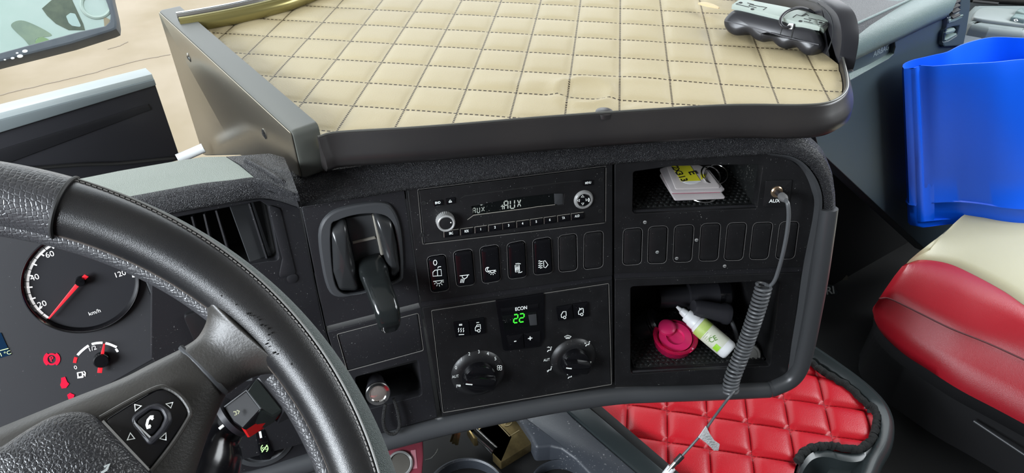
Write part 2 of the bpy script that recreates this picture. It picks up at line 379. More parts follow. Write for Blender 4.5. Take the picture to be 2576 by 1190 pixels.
def quilt(name, poly, O, A, B, z, amp, mt, label, cat, step=0.0055, extra=None, thick=0.004, sharp=0.5):
    """puffed quilted cover inside outline poly (xy), cells spanned by A and B from O, lying at height z"""
    poly = ccw([tuple(p) for p in poly]); det = A[0] * B[1] - A[1] * B[0]
    def uvof(p): dx, dy = p[0] - O[0], p[1] - O[1]; return ((dx * B[1] - dy * B[0]) / det, (A[0] * dy - A[1] * dx) / det)
    n = len(poly); vs = [V(p) for p in poly]; es = [(i, (i + 1) % n) for i in range(n)]
    x0, x1 = min(p[0] for p in poly), max(p[0] for p in poly); y0, y1 = min(p[1] for p in poly), max(p[1] for p in poly)
    # grid aligned with the cells so the seams are crisp
    cs = [uvof(c) for c in ((x0, y0), (x1, y0), (x1, y1), (x0, y1))]
    u0, u1 = math.floor(min(c[0] for c in cs)), math.ceil(max(c[0] for c in cs)); v0, v1 = math.floor(min(c[1] for c in cs)), math.ceil(max(c[1] for c in cs))
    K = max(4, int(0.05 / step))
    for i in range((u1 - u0) * K + 1):
        for j in range((v1 - v0) * K + 1):
            uu = u0 + i / K; vv = v0 + j / K; x = O[0] + A[0] * uu + B[0] * vv; y = O[1] + A[1] * uu + B[1] * vv
            if x0 <= x <= x1 and y0 <= y <= y1: vs.append(V((x, y)))
    r = delaunay_2d_cdt(vs, es, [list(range(n))], 1, 1e-6); mb = MB(); mb.uv = []
    def h(p):
        a, c = uvof(p); fa = abs((a % 1) * 2 - 1); fc = abs((c % 1) * 2 - 1)
        q = (1 - fa ** 3) ** sharp * (1 - fc ** 3) ** sharp
        return z + amp * q + (extra(p) if extra else 0)
    for p in r[0]: mb.v.append(V((p.x, p.y, h(p)))); mb.uv.append(uvof(p))
    mb.f = [tuple(f) for f in r[2]]; b = len(mb.v)
    for p in poly: mb.v.append(V((p[0], p[1], h(p)))); mb.uv.append(uvof(p))
    for p in poly: mb.v.append(V((p[0], p[1], z - thick))); mb.uv.append(uvof(p))
    mb.f += [(b + i, b + (i + 1) % n, b + n + (i + 1) % n, b + n + i) for i in range(n)]
    return mb.build(name, mt, None, label, cat, smooth=60)
# ------------------------------------------------------------------ measured spots: survey sheets (origin, scale)
SHEET = dict(Z4=(1030, 400, .30251), Z5=(1540, 380, .28571), C1=(1060, 700, .30248), C2=(1540, 680, .27733), K3=(500, 880, .2605), K4=(900, 980, .31056),
             T5=(1700, 0, .29412), B7=(1480, 880, .31056), S8=(1980, 540, .5463), I2=(0, 590, .50432), L3=(700, 480, .31928), A1=(0, 0, .5041),
             H3=(1780, 0, .15126), D1=(2100, 0, .18485), M0=(0, 0, .20186), R4=(1040, 440, .15127), R5=(1300, 400, .13444), G2=(1640, 400, .09244), F=(0, 0, 1.0))
def S(k, *pts): ox, oy, s = SHEET[k]; return [(ox + x * s, oy + y * s) for x, y in pts]
def S1(k, x, y): return S(k, (x, y))[0]

# ================================================================== SETTING
GZ = -2.75
g = MB(); g.prism(flat(GZ), [(-14, -2), (14, -2), (14, 22), (-14, 22)], -0.1, 0)
GND = mat('concrete_ground', (0.27, 0.215, 0.155), 0.85, var=((0.18, 0.135, 0.075), 0.55))
g.build('ground', GND, kind='structure')
# cracks in the concrete, running on the ground
gf = flat(GZ); CRK = mat('crack_dark', (0.20, 0.16, 0.12), 0.9)
def gpx(u, v): p = onz(u, v, GZ); return (p.x, p.y)
c = MB()
for line, wd in (([(0, 240), (60, 225), (150, 204), (230, 185), (330, 157), (430, 137)], .014), ([(272, 124), (300, 116), (322, 105)], .014)):
    P = spl([gpx(*p) for p in line], 8); P = [(p.x + random.uniform(-.006, .006), p.y + random.uniform(-.006, .006)) for p in P]; c.rib(gf, P, wd, 0, 0.004)
c.build('trim_1', CRK, kind='structure')
# cab shell: roof, walls below the windows, floor
CEIL = mat('headliner', (0.30, 0.29, 0.27), 0.9); WALL = mat('cab_trim_dark', (0.035, 0.035, 0.037), 0.8)
def cabbox(name, x0, x1, f0, f1, z0, z1, mt):
    m = MB(); m.box(CABR * (x0 + x1) / 2 + CABF * (f0 + f1) / 2 + V((0, 0, (z0 + z1) / 2)), CABR * (x1 - x0) / 2, CABF * (f1 - f0) / 2, V((0, 0, (z1 - z0) / 2))); return m.build(name, mt, kind='structure')
cabbox('ceiling', -1.05, 1.75, -1.0, 1.0, .62, .66, CEIL)
cabbox('wall_rear', -1.05, 1.75, -1.04, -1.0, -1.16, .66, WALL)
cabbox('wall_left', -1.09, -1.05, -1.0, 1.22, -1.16, -.22, WALL)
cabbox('wall_right', 1.75, 1.79, -1.0, 1.22, -1.16, -.22, WALL)
cabbox('wall_left', -1.09, -1.05, -1.0, -.25, -.22, .62, WALL)
cabbox('wall_right', 1.75, 1.79, -1.0, -.25, -.22, .62, WALL)
cabbox('wall_front', -1.05, 1.75, 1.18, 1.22, -1.16, -.72, WALL)
cabbox('floor', -1.09, 1.79, -1.04, 1.22, -1.18, -1.15, DKP)

# ================================================================== DASHBOARD
DB = thing('dashboard', FM.p3(1290, 1040) - V((0, 0, 0)), 'black centre dashboard with grained padded top wrapping round the driver, full of switches', 'dashboard')
def dpart(name, mb, mt, lab=None, par=None): return mb.build(name, mt, par or DB, plabel=lab)
def rq(fr, pts, r, d=0): return rnd(ccw(fr.P(pts, d)), r)
TH = 0.003
# --- left facet plates
lever_hole = [tuple(p) for p in spl(ccw(FL.P(S('L3', (412, 290), (470, 222), (620, 178), (780, 172), (880, 215), (925, 330), (955, 600), (915, 705), (640, 795), (490, 785), (430, 640)))), 4, True)]
pocket_hole = rq(FL, [(893, 950), (1052, 906), (1062, 995), (905, 1036)], .004)
lid_hole = rq(FL, [(848, 842), (1052, 789), (1065, 882), (874, 934)], .002)
m = MB(); m.plate(FL, FL.P([(757, 520), (1017, 478), (1056, 762), (820, 822)]), [lever_hole], -.012, 0, .0009); dpart('lever_faceplate', m, BLK2)
m = MB(); m.plate(FL, FL.P([(823, 836), (1058, 776), (1101, 1051), (905, 1106)]), [lid_hole, pocket_hole], -.012, -.0006, .0009); dpart('lower_left_faceplate', m, BLK2)
m = MB(); m.prism(FL, off(lid_hole, .0006), -.01, -.0012, .0007); dpart('compartment_lid', m, BLK2)
# --- middle facet plates
radio_hole = rq(FM, [(1051, 477), (1524, 418), (1523, 560), (1064, 614)], .001)
clim_hole = rq(FM, [(1086, 782), (1531, 714), (1538, 967), (1115, 1038)], .001)
SWQ = [S('Z4', (145, 815), (300, 790), (330, 1090), (182, 1112)), S('Z4', (365, 770), (520, 745), (546, 1042), (395, 1062)), S('Z4', (585, 735), (740, 710), (760, 1010), (608, 1036)),
       S('Z4', (812, 705), (960, 675), (976, 978), (825, 1000)), S('Z4', (1026, 672), (1175, 647), (1192, 945), (1036, 966)),
       S('Z4', (1240, 640), (1390, 618), (1396, 925), (1245, 940)), S('Z4', (1455, 615), (1610, 598), (1608, 900), (1450, 920))]
SWR = [S('Z5', (100, 688), (265, 675), (255, 995), (93, 1005)), S('Z5', (322, 667), (490, 660), (475, 988), (313, 990)), S('Z5', (550, 657), (720, 648), (697, 975), (538, 977)),
       S('Z5', (785, 642), (955, 635), (930, 965), (763, 967)), S('Z5', (1018, 635), (1185, 630), (1147, 960), (985, 962)), S('Z5', (1245, 632), (1415, 628), (1370, 953), (1208, 953)), S('Z5', (1480, 625), (1645, 622), (1602, 948), (1438, 948))]
swh = [rq(FM, q, .005) for q in SWQ]
m = MB(); m.plate(FM, FM.P([(1024, 477), (1541, 411), (1541, 693), (1059, 761)]), [radio_hole] + swh, -.012, 0, .0008, .0007); dpart('radio_faceplate', m, BLK)
m = MB(); m.plate(FM, FM.P([(1062, 775), (1541, 706), (1543, 969), (1113, 1048)]), [clim_hole], -.012, -.0008, .0008); dpart('climate_faceplate', m, BLK)
m = MB(); m.prism(FM, FM.P([(1058, 758), (1541, 690), (1541, 708), (1061, 778)]), -.012, -.0022, .0); dpart('seam_strip', m, BLK2)
# --- right facet plates
swr = [rq(FR, q, .0055) for q in SWR]
cub1 = rq(FR, [(1593, 432), (1700, 417), (1919, 414), (1903, 524), (1591, 538)], [.004, 0, .004, .009, .003])
cub2 = rq(FR, S('C2', (168, 152), (1532, 98), (1432, 872), (168, 946)), [.004, .003, .008, .004])
m = MB(); m.plate(FR, FR.P([(1546, 409), (1700, 399), (1925, 387), (1985, 399), (2020, 425), (2044, 475), (2050, 530), (2022, 672), (1546, 689)]), [cub1] + swr, -.012, 0, .0009, .0008); dpart('switch_faceplate', m, BLK)
m = MB(); m.plate(FR, rnd(ccw(FR.P([(1547, 703), (2019, 686), (1996, 850), (1980, 955), (1925, 970), (1547, 971)])), [0, .0, .0, .006, 0, 0] if False else .002), [cub2], -.012, -.0008, .0009); dpart('storage_faceplate', m, BLK)
m = MB(); m.prism(FR, FR.P([(1546, 686), (2022, 669), (2019, 689), (1547, 706)]), -.012, -.0022); dpart('seam_strip', m, BLK2)
# bevelled border round the right facet
bo = spl([(1930, 386), (1992, 394), (2032, 420), (2062, 470), (2068, 530), (2050, 660), (2030, 790), (2010, 890), (1998, 940), (1975, 968)], 6)
bi = spl([(1930, 390), (1985, 401), (2018, 427), (2041, 477), (2047, 530), (2020, 672), (2005, 780), (1992, 860), (1982, 930), (1970, 962)], 6)
rows = [[FR.p3(a.x, a.y, -.004), FR.p3(a.x, a.y, .006), FR.p3(a.x * .6 + b.x * .4, a.y * .6 + b.y * .4, .0055), FR.p3(b.x, b.y, .0), FR.p3(b.x, b.y, -.006)] for a, b in zip(bo, bi)]
m = MB(); m.loft(rows, closed=True, caps=True); dpart('border_bevel', m, RAIL)
# backing body, closes the gaps between the plates
m = MB()
m.prism(FM, FM.P([(1022, 474), (1543, 408), (1546, 972), (1110, 1052)], -.013), -.0165, -.0125)
# body walls round the recesses
def tub(fr, outline, depth, mb, taper=0.0, d0=-.0115, floor_in=0.0):
    """open box behind a hole, walls with thickness"""
    o = ccw(outline); i2 = off(o, taper); n = len(o)
    rings = [(off(o, -.0012), d0), (o, d0), (i2, -depth), (off(i2, -.0012), -depth - .002)]
    vs = []; fs = []
    for q, d in rings: vs += [fr.w(x, y, d) for x, y in q]
    for r in range(3):
        for i in range(n): j = (i + 1) % n; fs.append((r * n + i, r * n + j, (r + 1) * n + j, (r + 1) * n + i))
    mb.add(vs, fs)
    tr = MB._tri(i2, []); mb.add([fr.w(p.x, p.y, -depth) for p in tr[0]], tr[1])
m = MB()
m.prism(FM, FM.P([(1022, 474), (1543, 408), (1546, 972), (1110, 1052)], -.013), -.0165, -.0125)
m.prism(FL, FL.P([(757, 519), (1020, 476), (1022, 500), (900, 510), (800, 540), (790, 700), (822, 820), (1052, 765), (1056, 782), (826, 838), (860, 940), (1060, 890), (1065, 905), (885, 950), (905, 1040), (1066, 1000), (1102, 1052), (900, 1110), (820, 835)], -.013), -.0165, -.0125, 0)
dpart('backing_panel', m, VOID)
m = MB(); tub(FR, cub1, .105, m, .004); dpart('storage_recess', m, RUB, 'shallow upper storage recess with a dimpled rubber floor')
m = MB(); tub(FR, cub2, .11, m, .006); dpart('storage_recess', m, BLK, 'deep lower storage recess with a rubber mat')
m = MB(); tub(FL, pocket_hole, .05, m, .002); dpart('pocket_recess', m, BLK)
m = MB(); tub(FL, lid_hole, .012, m, 0, d0=-.0118); dpart('lid_recess', m, VOID)
def recess_floor(fr, quad_px, depth, y_lift):
    """horizontal floor mat inside a recess: from front edge (two px spots on the facet) going back"""
    A = fr.p3(*quad_px[0], -.012); B = fr.p3(*quad_px[1], -.012); n = -V((fr.n.x, fr.n.y, 0)).normalized()
    return A + V((0, 0, y_lift)), B + V((0, 0, y_lift)), n * depth
# perforated rubber floors
def dimple_floor(A, B, D, th, name, lab):
    mb = MB(); L = (B - A).length; ex = (B - A).normalized(); ey = D.normalized(); W_ = D.length; f = Fr(A, ex, ey)
    mb.prism(f, [(0, 0), (L, 0), (L, W_), (0, W_)], -th, 0)
    s = .0062; r_ = 0
    y = s * .6
    while y < W_ - s * .4:
        x = s * (.6 + .5 * (r_ % 2))
        while x < L - s * .4:
            p = circ(x, y, .0019, n=6); mb.prism(f, p, 0, .0012, .0004, back=False); x += s
        y += s * .86; r_ += 1
    return dpart(name, mb, RUB, lab)
A, B, D = recess_floor(FR, [(1596, 527), (1896, 513)], .088, .0005); dimple_floor(A, B, D, .003, 'recess_mat', 'dimpled black rubber floor of the upper recess'); CUB1 = (A, B, D)
A, B, D = recess_floor(FR, [(1594, 925), (1930, 908)], .092, .0005); dimple_floor(A, B, D, .004, 'recess_mat', 'dimpled black rubber floor of the lower recess'); CUB2 = (A, B, D)
# front lips of the recesses
for (a, b, h) in (((1592, 533), (1900, 519), .004), ((1590, 938), (1934, 920), .006)):
    m = MB(); A_ = FR.p3(*a, -.006); B_ = FR.p3(*b, -.006); m.tube([A_, B_], h * .6, 8); dpart('recess_lip', m, BLK2)
# screws and tiny holes
for u, v in S('Z5', (288, 626), (742, 783), (567, 943), (990, 1012), (396, 888)):
    x, y = FR.px(u, v); m = MB(); m.prism(FR, circ(x, y, .0019, n=16), 0, .0009, .0004); o = dpart('screw', m, SLV if (u, v) != S1('Z5', 396, 888) else DIM)
    m = MB(); m.prism(FR, [(x - .0014, y - .0003), (x + .0014, y - .0003), (x + .0014, y + .0003), (x - .0014, y + .0003)], .0009, .00105); dpart('slot', m, INK, None, o)
# AUX socket plate
aq = rq(FR, S('Z5', (1350, 258), (1582, 250), (1552, 487), (1325, 487)), .0015)
m = MB(); m.prism(FR, aq, 0, .0016, .0006); aux = dpart('aux_socket_plate', m, BLK)
ax_, ay_ = FR.px(*S1('Z5', 1442, 352)); c0 = FR.w(ax_, ay_, .0016)
m = MB(); m.lathe(c0, FR.n, [(.0062, 0), (.0062, .0012), (.0052, .0022), (.0030, .0022), (.0030, .0008)], 28); m.build('socket_ring', mat('socket_copper', (0.5, 0.36, 0.24), 0.3, metal=.9), aux)
m = MB(); m.tpx(FR, 'AUX', *S1('Z5', 1430, 440), 8.5, .0020, bold=True); m.build('marking', MARK, aux)

# --- air vent facet
vent_hole = rq(FV, [(440, 548), (655, 506), (676, 520), (702, 655), (672, 657), (480, 690)], [.002, .003, .004, .006, .003, .002])
m = MB(); m.plate(FV, FV.P([(380, 538), (655, 500), (700, 505), (753, 522), (816, 826), (880, 1085), (600, 1160), (380, 900)]), [vent_hole], -.010, 0, .0009); dpart('vent_faceplate', m, BLK2)
m = MB(); tub(FV, vent_hole, .05, m, .001, d0=-.0098); dpart('vent_duct', m, VOID)
def vane(px0, px1, wd, depth, yaw):
    a = FV.p3(*px0, -.006); b = FV.p3(*px1, -.006); dr = (FV.ex * cos(yaw) - FV.n * sin(yaw)) * wd
    nn = dr.cross(b - a).normalized() * .0008; mb = MB(); rows = []
    for q in (a, b): rows.append([q + nn, q + dr + nn, q + dr - nn, q - nn])
    mb.loft(rows, closed=True, caps=True); return mb
for p0, p1, wd, yaw in (((578, 519), (640, 690), .021, .35), ((626, 512), (672, 656), .004, 1.2), ((543, 530), (590, 690), .003, 1.2), ((513, 539), (548, 690), .004, 1.2), ((482, 545), (520, 690), .004, 1.2)):
    dpart('vent_vane', vane(p0, p1, wd, .02, yaw), RAIL if wd > .01 else BLK2)
m = MB(); m.prism(FV, rnd(ccw(FV.P([(672, 512), (705, 524), (745, 690), (700, 700), (710, 650)])), .004), -.004, .0012, .0008); dpart('vent_side_trim', m, BLK2)
m = MB(); m.prism(FV, rq(FV, [(460, 790), (500, 778), (560, 782), (575, 850), (490, 860)], .004), 0, .004, .001); dpart('side_button', m, BLK)
m = MB(); m.lathe(FV.p3(735, 700, 0), FV.n, [(.005, 0), (.005, .001), (.0035, .0015)], 20); dpart('side_latch', m, BLK2)

# --- padded hood: stations follow the top edge of the facets, section bulges out and back
def hood(stations, name, mt, par=DB):
    rows = []
    for P0, n, up, hgt, back in stations:
        rows.append([P0 - n * .004, P0 + n * .003 - up * .0005, P0 + n * .008 + up * hgt * .22, P0 + n * .009 + up * hgt * .5, P0 + n * .005 + up * hgt * .8, P0 - n * .003 + up * hgt * .98,
                     P0 - n * .014 + up * hgt * 1.06, P0 - n * back * .5 + up * hgt * 1.1, P0 - n * back + up * hgt * 1.1, P0 - n * back - up * .02])
    m = MB(); m.loft(rows, closed=True, caps=True); return m.build(name, mt, par, smooth=60)
st = []
for u, v in [(752, 517), (800, 510), (900, 495), (1017, 476)]: st.append((FL.p3(u, v), FL.n, FL.ey, .029, .10))
for u, v in [(1100, 466), (1250, 447), (1400, 428), (1541, 410)]: st.append((FM.p3(u, v), FM.n, FM.ey, .030, .10))
def mixn(a, b, t): return (a * (1 - t) + b * t).normalized()
path = [(1620, 404, 0), (1750, 396, 0), (1880, 388, 0), (1940, 386, 0.05), (1990, 393, 0.3), (2030, 415, 0.55), (2056, 450, 0.8), (2067, 490, .95), (2070, 524, 1.0)]
for u, v, t in path:
    up = mixn(FR.ey, (FR.ex + FR.ey * .1), t) if t else FR.ey
    st.append((FR.p3(u, v), FR.n, up, .030 - .016 * t, .10 - .05 * t))
# finer stations
fine = []
for i in range(len(st) - 1):
    for k_ in range(4):
        t = k_ / 4; a, b = st[i], st[i + 1]; fine.append((a[0].lerp(b[0], t), mixn(a[1], b[1], t), mixn(a[2], b[2], t), a[3] + (b[3] - a[3]) * t, a[4] + (b[4] - a[4]) * t))
fine.append(st[-1]); HOODROWS = fine
hood(fine, 'hood_pad', PAD)
# pale grey sheet on top of the dash and the padded edge below it, left of the seam
ZT = FV.p3(508, 464, .008).z
def zc(u, v, z): return onz(u, v, z)
rows = []
for (bu, bv), (tu, tv) in (((300, 562), (230, 515)), ((380, 545), (365, 490)), ((457, 530), (430, 478)), ((520, 519), (508, 464)), ((590, 507), (580, 456)), ((655, 497), (645, 449)), ((700, 503), (692, 468)), ((750, 519), (738, 486))):
    b0 = FV.p3(bu, bv, 0) if bu < 740 else FL.p3(bu, bv, 0); t0 = onz(tu, tv, ZT); n = FV.n; d = t0 - b0
    rows.append([b0 - n * .004, b0 + n * .003, b0 + d * .15 + n * .007, b0 + d * .4 + n * .009, b0 + d * .7 + n * .008, b0 + d * .92 + n * .004, t0 + V((0, 0, .0008)), t0 - n * .004 + V((0, 0, .0002)), t0 - n * .012 - V((0, 0, .004)), b0 - n * .012])
rows = [list(q) for q in zip(*[spl([r[j] for r in rows], 4) for j in range(10)])]
m = MB(); m.loft(rows, closed=True, caps=True); m.build('hood_pad', PAD, DB, smooth=60)
fr_ = [zc(u, v, ZT) for u, v in ((150, 532), (230, 514), (365, 489), (508, 463), (580, 455), (642, 449))]
bk_ = [zc(u, v, ZT + .002) for u, v in ((60, 480), (120, 466), (300, 430), (457, 403), (510, 395), (567, 394))]
rows = []
for a, b in zip(fr_, bk_): rows.append([a - V((0, 0, .006)), a, a.lerp(b, .5) + V((0, 0, .002)), b, b - V((0, 0, .03))])
m = MB(); m.loft(rows, closed=True, caps=True); dpart('top_sheet', m, SHT, 'pale grey-green top of the dash behind the wheel')
rows = []
for a, b in zip([zc(644, 449, ZT), zc(692, 467, ZT), zc(736, 485, ZT), zc(750, 486, ZT)], [zc(569, 394, ZT + .002), zc(625, 390, ZT + .004), zc(680, 386, ZT + .004), zc(715, 396, ZT + .002)]):
    rows.append([a - V((0, 0, .008)), a, a.lerp(b, .5) + V((0, 0, .003)), b, b - V((0, 0, .03))])
m = MB(); m.loft(rows, closed=True, caps=True); dpart('hood_corner_pad', m, PAD)
# ridge along the seam of the pad
m = MB(); m.tube(spl([zc(618, 402, ZT + .005), zc(670, 430, ZT + .004), zc(715, 460, ZT + .001), FL.p3(742, 484, .008), FL.p3(750, 500, .008), FL.p3(754, 520, .004)], 6), .0022, 8); dpart('pad_seam_ridge', m, PAD)
# --- satin rail: down the right side, round the corner and along the bottom
rp = [FR.p3(2084, 524, .004), FR.p3(2074, 600, .005), FR.p3(2060, 700, .005), FR.p3(2044, 790, .005), FR.p3(2028, 870, .005), FR.p3(2012, 925, .005), FR.p3(1990, 955, .004), FR.p3(1950, 975, .003), FR.p3(1936, 979, .003)]
m = MB(); m.tube(spl(rp, 8), .0098, 16); dpart('corner_rail', m, RAIL)
rp = [FR.p3(1931, 980, .002), FR.p3(1800, 986, .001), FR.p3(1650, 991, 0), FM.p3(1545, 996, 0), FM.p3(1400, 1016, 0), FM.p3(1250, 1044, 0), FL.p3(1108, 1074, 0), FL.p3(1000, 1102, 0), FL.p3(900, 1128, 0), FL.p3(760, 1168, 0), FL.p3(600, 1212, 0)]
P = spl(rp, 8); rows = []
for i, p in enumerate(P):
    f = i / (len(P) - 1); hh = .0098 + .0016 * min(1, f * 2); t = (P[min(i + 1, len(P) - 1)] - P[max(i - 1, 0)]).normalized(); n = FM.n; u_ = n.cross(t).normalized()
    if u_.z < 0: u_ = -u_
    rows.append([p + n * (.0105 * cos(a)) + u_ * (hh * sin(a)) for a in [2 * pi * k_ / 16 for k_ in range(16)]])
m = MB(); m.loft(rows, closed=True, caps=True); dpart('bottom_rail', m, RAIL)
# dark underside behind the rail
m = MB(); rows = []
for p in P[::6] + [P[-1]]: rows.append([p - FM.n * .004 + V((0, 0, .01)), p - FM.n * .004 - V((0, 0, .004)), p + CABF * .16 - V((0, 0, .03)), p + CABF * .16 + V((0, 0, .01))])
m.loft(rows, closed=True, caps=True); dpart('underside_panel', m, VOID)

# ================================================================== SWITCHES
def switch_body(fr, q, name, depth, mt, label, cat, group, proud):
    o = off(rq(fr, q, .005), .0008); m = MB(); m.prism(fr, o, -.0115, proud, .0012)
    return m.build(name, mt, None, label, cat, group)
def p2(fr, *pts): return [fr.px(u, v) for u, v in pts]
class Mk:
    """printed symbols on a switch"""
    def __init__(s, fr, d, wd): s.fr, s.d, s.wd, s.m = fr, d, wd, MB()
    def l(s, pts, closed=False, wd=None): s.m.rib(s.fr, [s.fr.px(u, v, s.d) for u, v in pts], wd or s.wd, s.d - .0002, s.d + .0002, closed); return s
    def poly(s, pts): s.m.prism(s.fr, [s.fr.px(u, v, s.d) for u, v in pts], s.d - .0002, s.d + .0002); return s
def arc(cx, cy, rx, ry, a0, a1, n=14): return [(cx + rx * cos(radians(a0 + (a1 - a0) * i / (n - 1))), cy + ry * sin(radians(a0 + (a1 - a0) * i / (n - 1)))) for i in range(n)]
PD = .0034
swl = ['glossy black rocker switch marked 0 with a door and a lamp, leftmost under the radio', 'glossy black rocker switch with a reading lamp symbol at its foot',
       'glossy black rocker switch with a moon and lamp symbol', 'glossy black rocker switch with a heated mirror symbol', 'glossy black rocker switch with a work lamp and lightning beam symbol']
SW = []
for i in range(5):
    t = thing('rocker_switch', FM.p3(*[sum(q) / 4 for q in zip(*SWQ[i])]), swl[i], 'switch', 'rocker switches under the radio')
    o = off(rq(FM, SWQ[i], .005), .0008); m = MB(); m.prism(FM, o, -.0115, .0028, .0016); m.build('rocker', GLS, t); SW.append(t)
def mkbuild(k_, par, mt=None): return k_.m.build('marking', mt or MARK, par)
z4 = lambda *p: S('Z4', *p)
k_ = Mk(FM, .0030, .0006)
k_.l(z4(*arc(214, 862, 14, 21, 0, 342, 16)), True); k_.l(z4((195, 975), (195, 942), (212, 925), (262, 918), (268, 970)), True); k_.l(z4((232, 923), (235, 972))); k_.l(z4((236, 910), (240, 897), (262, 895)))
k_.l(z4((198, 1018), (285, 1008))); k_.l(z4(*arc(242, 1014, 25, 22, 5, 170)))
for a in (10, 45, 80, 110, 145, 175): k_.l(z4((242 + 32 * cos(radians(a)), 1016 + 30 * sin(radians(a))), (242 + 44 * cos(radians(a)), 1016 + 44 * sin(radians(a)))))
mkbuild(k_, SW[0])
k_ = Mk(FM, .0030, .0006); k_.l(z4((418, 972), (496, 963))); k_.l(z4((438, 970), (441, 988), (462, 996), (480, 982), (484, 966)))
for dx in (0, 12, 24): k_.l(z4((432 + dx, 998), (424 + dx * 1.05, 1030)))
mkbuild(k_, SW[1])
k_ = Mk(FM, .0030, .0006); k_.l(z4(*arc(652, 920, 19, 19, 60, 300)) + z4(*arc(666, 918, 18, 17, 250, 110)), True, .0006)
k_.l(z4((655, 932), (718, 924))); k_.l(z4(*arc(688, 930, 18, 16, 0, 175)))
for a in (5, 40, 75, 110, 145, 175): k_.l(z4((688 + 24 * cos(radians(a)), 932 + 22 * sin(radians(a))), (688 + 33 * cos(radians(a)), 932 + 33 * sin(radians(a)))))
mkbuild(k_, SW[2])
k_ = Mk(FM, .0030, .0006); k_.l(z4((878, 885), (912, 880), (916, 935), (882, 940)), True)
for dx in (0, 10, 20): k_.l(z4(*[(887 + dx + 2.5 * sin(j), 893 + j * 6) for j in range(7)]), wd=.0006)
k_.l(z4((882, 872), (905, 868), (925, 872))); k_.l(z4((905, 946), (925, 944), (938, 936))); mkbuild(k_, SW[3])
k_ = Mk(FM, .0030, .0006); k_.l(z4((1115, 850), (1128, 845), (1152, 880), (1132, 905), (1118, 900)), True)
for dy in (0, 18, 36, 52): k_.l(z4((1072, 850 + dy), (1085, 846 + dy), (1088, 856 + dy), (1106, 850 + dy)), wd=.0007)
mkbuild(k_, SW[4])
def holelabel(i): return None
BL = ['blank black switch cover directly right of the work lamp switch', 'blank black switch cover at the right end of the rocker switch row, below the radio']
for i in (5, 6): switch_body(FM, SWQ[i], 'switch_blank', 0, BLK, BL[i - 5], 'switch cover', 'blank covers under the radio', .0006)
BR = ['leftmost blank switch cover of the upright row under the card recess', 'blank switch cover with a round peg hole, second from left under the card recess', 'blank switch cover with a small screw at its lower left corner', 'middle blank switch cover of the row of seven, right of a screw',
      'blank switch cover third from the right in the row of seven', 'blank switch cover next to the hanging coiled cable on its left side', 'rightmost blank switch cover, crossed by the straight part of the audio cable']
for i in range(7): switch_body(FR, SWR[i], 'switch_blank', 0, BLK, BR[i], 'switch cover', 'row of seven blank switch covers', .0006)
# worn, dusty rims of the holes
m = MB()
for fr, hs in ((FM, swh), (FR, swr)):
    for h in hs:
        hh = off(h, -.0004); n = len(hh); pts = hh; m.rib(fr, pts, .00035, -.0004, .0001, True)
dpart('dusty_hole_rims', m, mat('rim_wear', (0.16, 0.155, 0.15), .6))

# ================================================================== RADIO
RA = thing('car_radio', FM.p3(1290, 600), 'black car radio with dust-flecked display reading AUX', 'radio')
rf = off(radio_hole, .0009); m = MB()
disp = rq(FM, S('R4', (960, 500), (1850, 385)) + S('R5', (700, 640), (868, 650), (868, 890), (710, 850)) + S('R4', (1000, 660)), .0008)
dq = rnd(ccw(FM.P([(1186, 519), (1300, 497), (1396, 486), (1418, 487), (1416, 514), (1395, 517), (1191, 541)])), .0006)
bandq = ccw(FM.P([(1163, 496), (1480, 447), (1480, 457), (1163, 505)]))
m.plate(FM, rf, [dq], -.011, .0006, .0007, .0006); m.build('faceplate', BLK, RA)
m = MB(); m.prism(FM, off(dq, -.0002), -.010, -.0012); m.build('display', DSP, RA)
m = MB(); m.prism(FM, rq(FM, S('R5', (703, 650), (868, 650), (868, 888), (712, 845)), .0005), -.0012, -.0002, .0003); m.build('display_side', RAIL, RA)
k_ = Mk(FM, -.0009, .00055)
r4 = lambda *p: S('R4', *p)
def seg(k_, fn, x, y, w_, h_, on, wd):
    g = .12 * w_; X0, X1, Y0, Y1, Y2 = x, x + w_, y, y - h_ / 2, y - h_
    sl = -.13
    def q(a, b): return (a, b + (a - x) * sl)
    D_ = dict(a=((X0 + g, Y2), (X1 - g, Y2)), b=((X1, Y2 + g), (X1, Y1 - g)), c=((X1, Y1 + g), (X1, Y0 - g)), d=((X0 + g, Y0), (X1 - g, Y0)), e=((X0, Y1 + g), (X0, Y0 - g)), f=((X0, Y2 + g), (X0, Y1 - g)), g=((X0 + g, Y1), (X1 - g, Y1)),
              h=((X0, Y2 + g), (x + w_ * .4, Y1 - g)), i=((X1, Y2 + g), (x + w_ * .6, Y1 - g)), j=((X0, Y0 - g), (x + w_ * .4, Y1 + g)), k=((X1, Y0 - g), (x + w_ * .6, Y1 + g)))
    for s_ in on: k_.l(fn(q(*D_[s_][0]), q(*D_[s_][1])), wd=wd)
seg(k_, r4, 990, 640, 40, 85, 'abcefg', .0006); seg(k_, r4, 1062, 632, 40, 85, 'bcdef', .0006); seg(k_, r4, 1135, 610, 44, 75, 'hijk', .0005)
seg(k_, r4, 1510, 575, 62, 135, 'abcefg', .0010); seg(k_, r4, 1612, 560, 70, 135, 'bcdef', .0010); seg(k_, r4, 1732, 535, 52, 120, 'hijk', .0009)
k_.l(r4((1455, 528), (1480, 512), (1505, 530)), wd=.0007); k_.l(r4((1480, 495), (1482, 570)), wd=.0006); k_.l(r4(*arc(1127, 490, 15, 13, 0, 340)), True, .0006)
k_.m.build('display_reading', mat('lcd_pale', (0.42, 0.45, 0.40), .5, emit=((.8, .9, .8), .05)), RA)
m = MB(); m.rib(FM, [FM.px(*p) for p in r4((895, 742), (1000, 665), (1500, 600), (1850, 557))] + [FM.px(*p) for p in S('R5', (400, 885), (712, 850))], .0005, .0004, .0009); m.build('display_ledge', EDGE, RA)
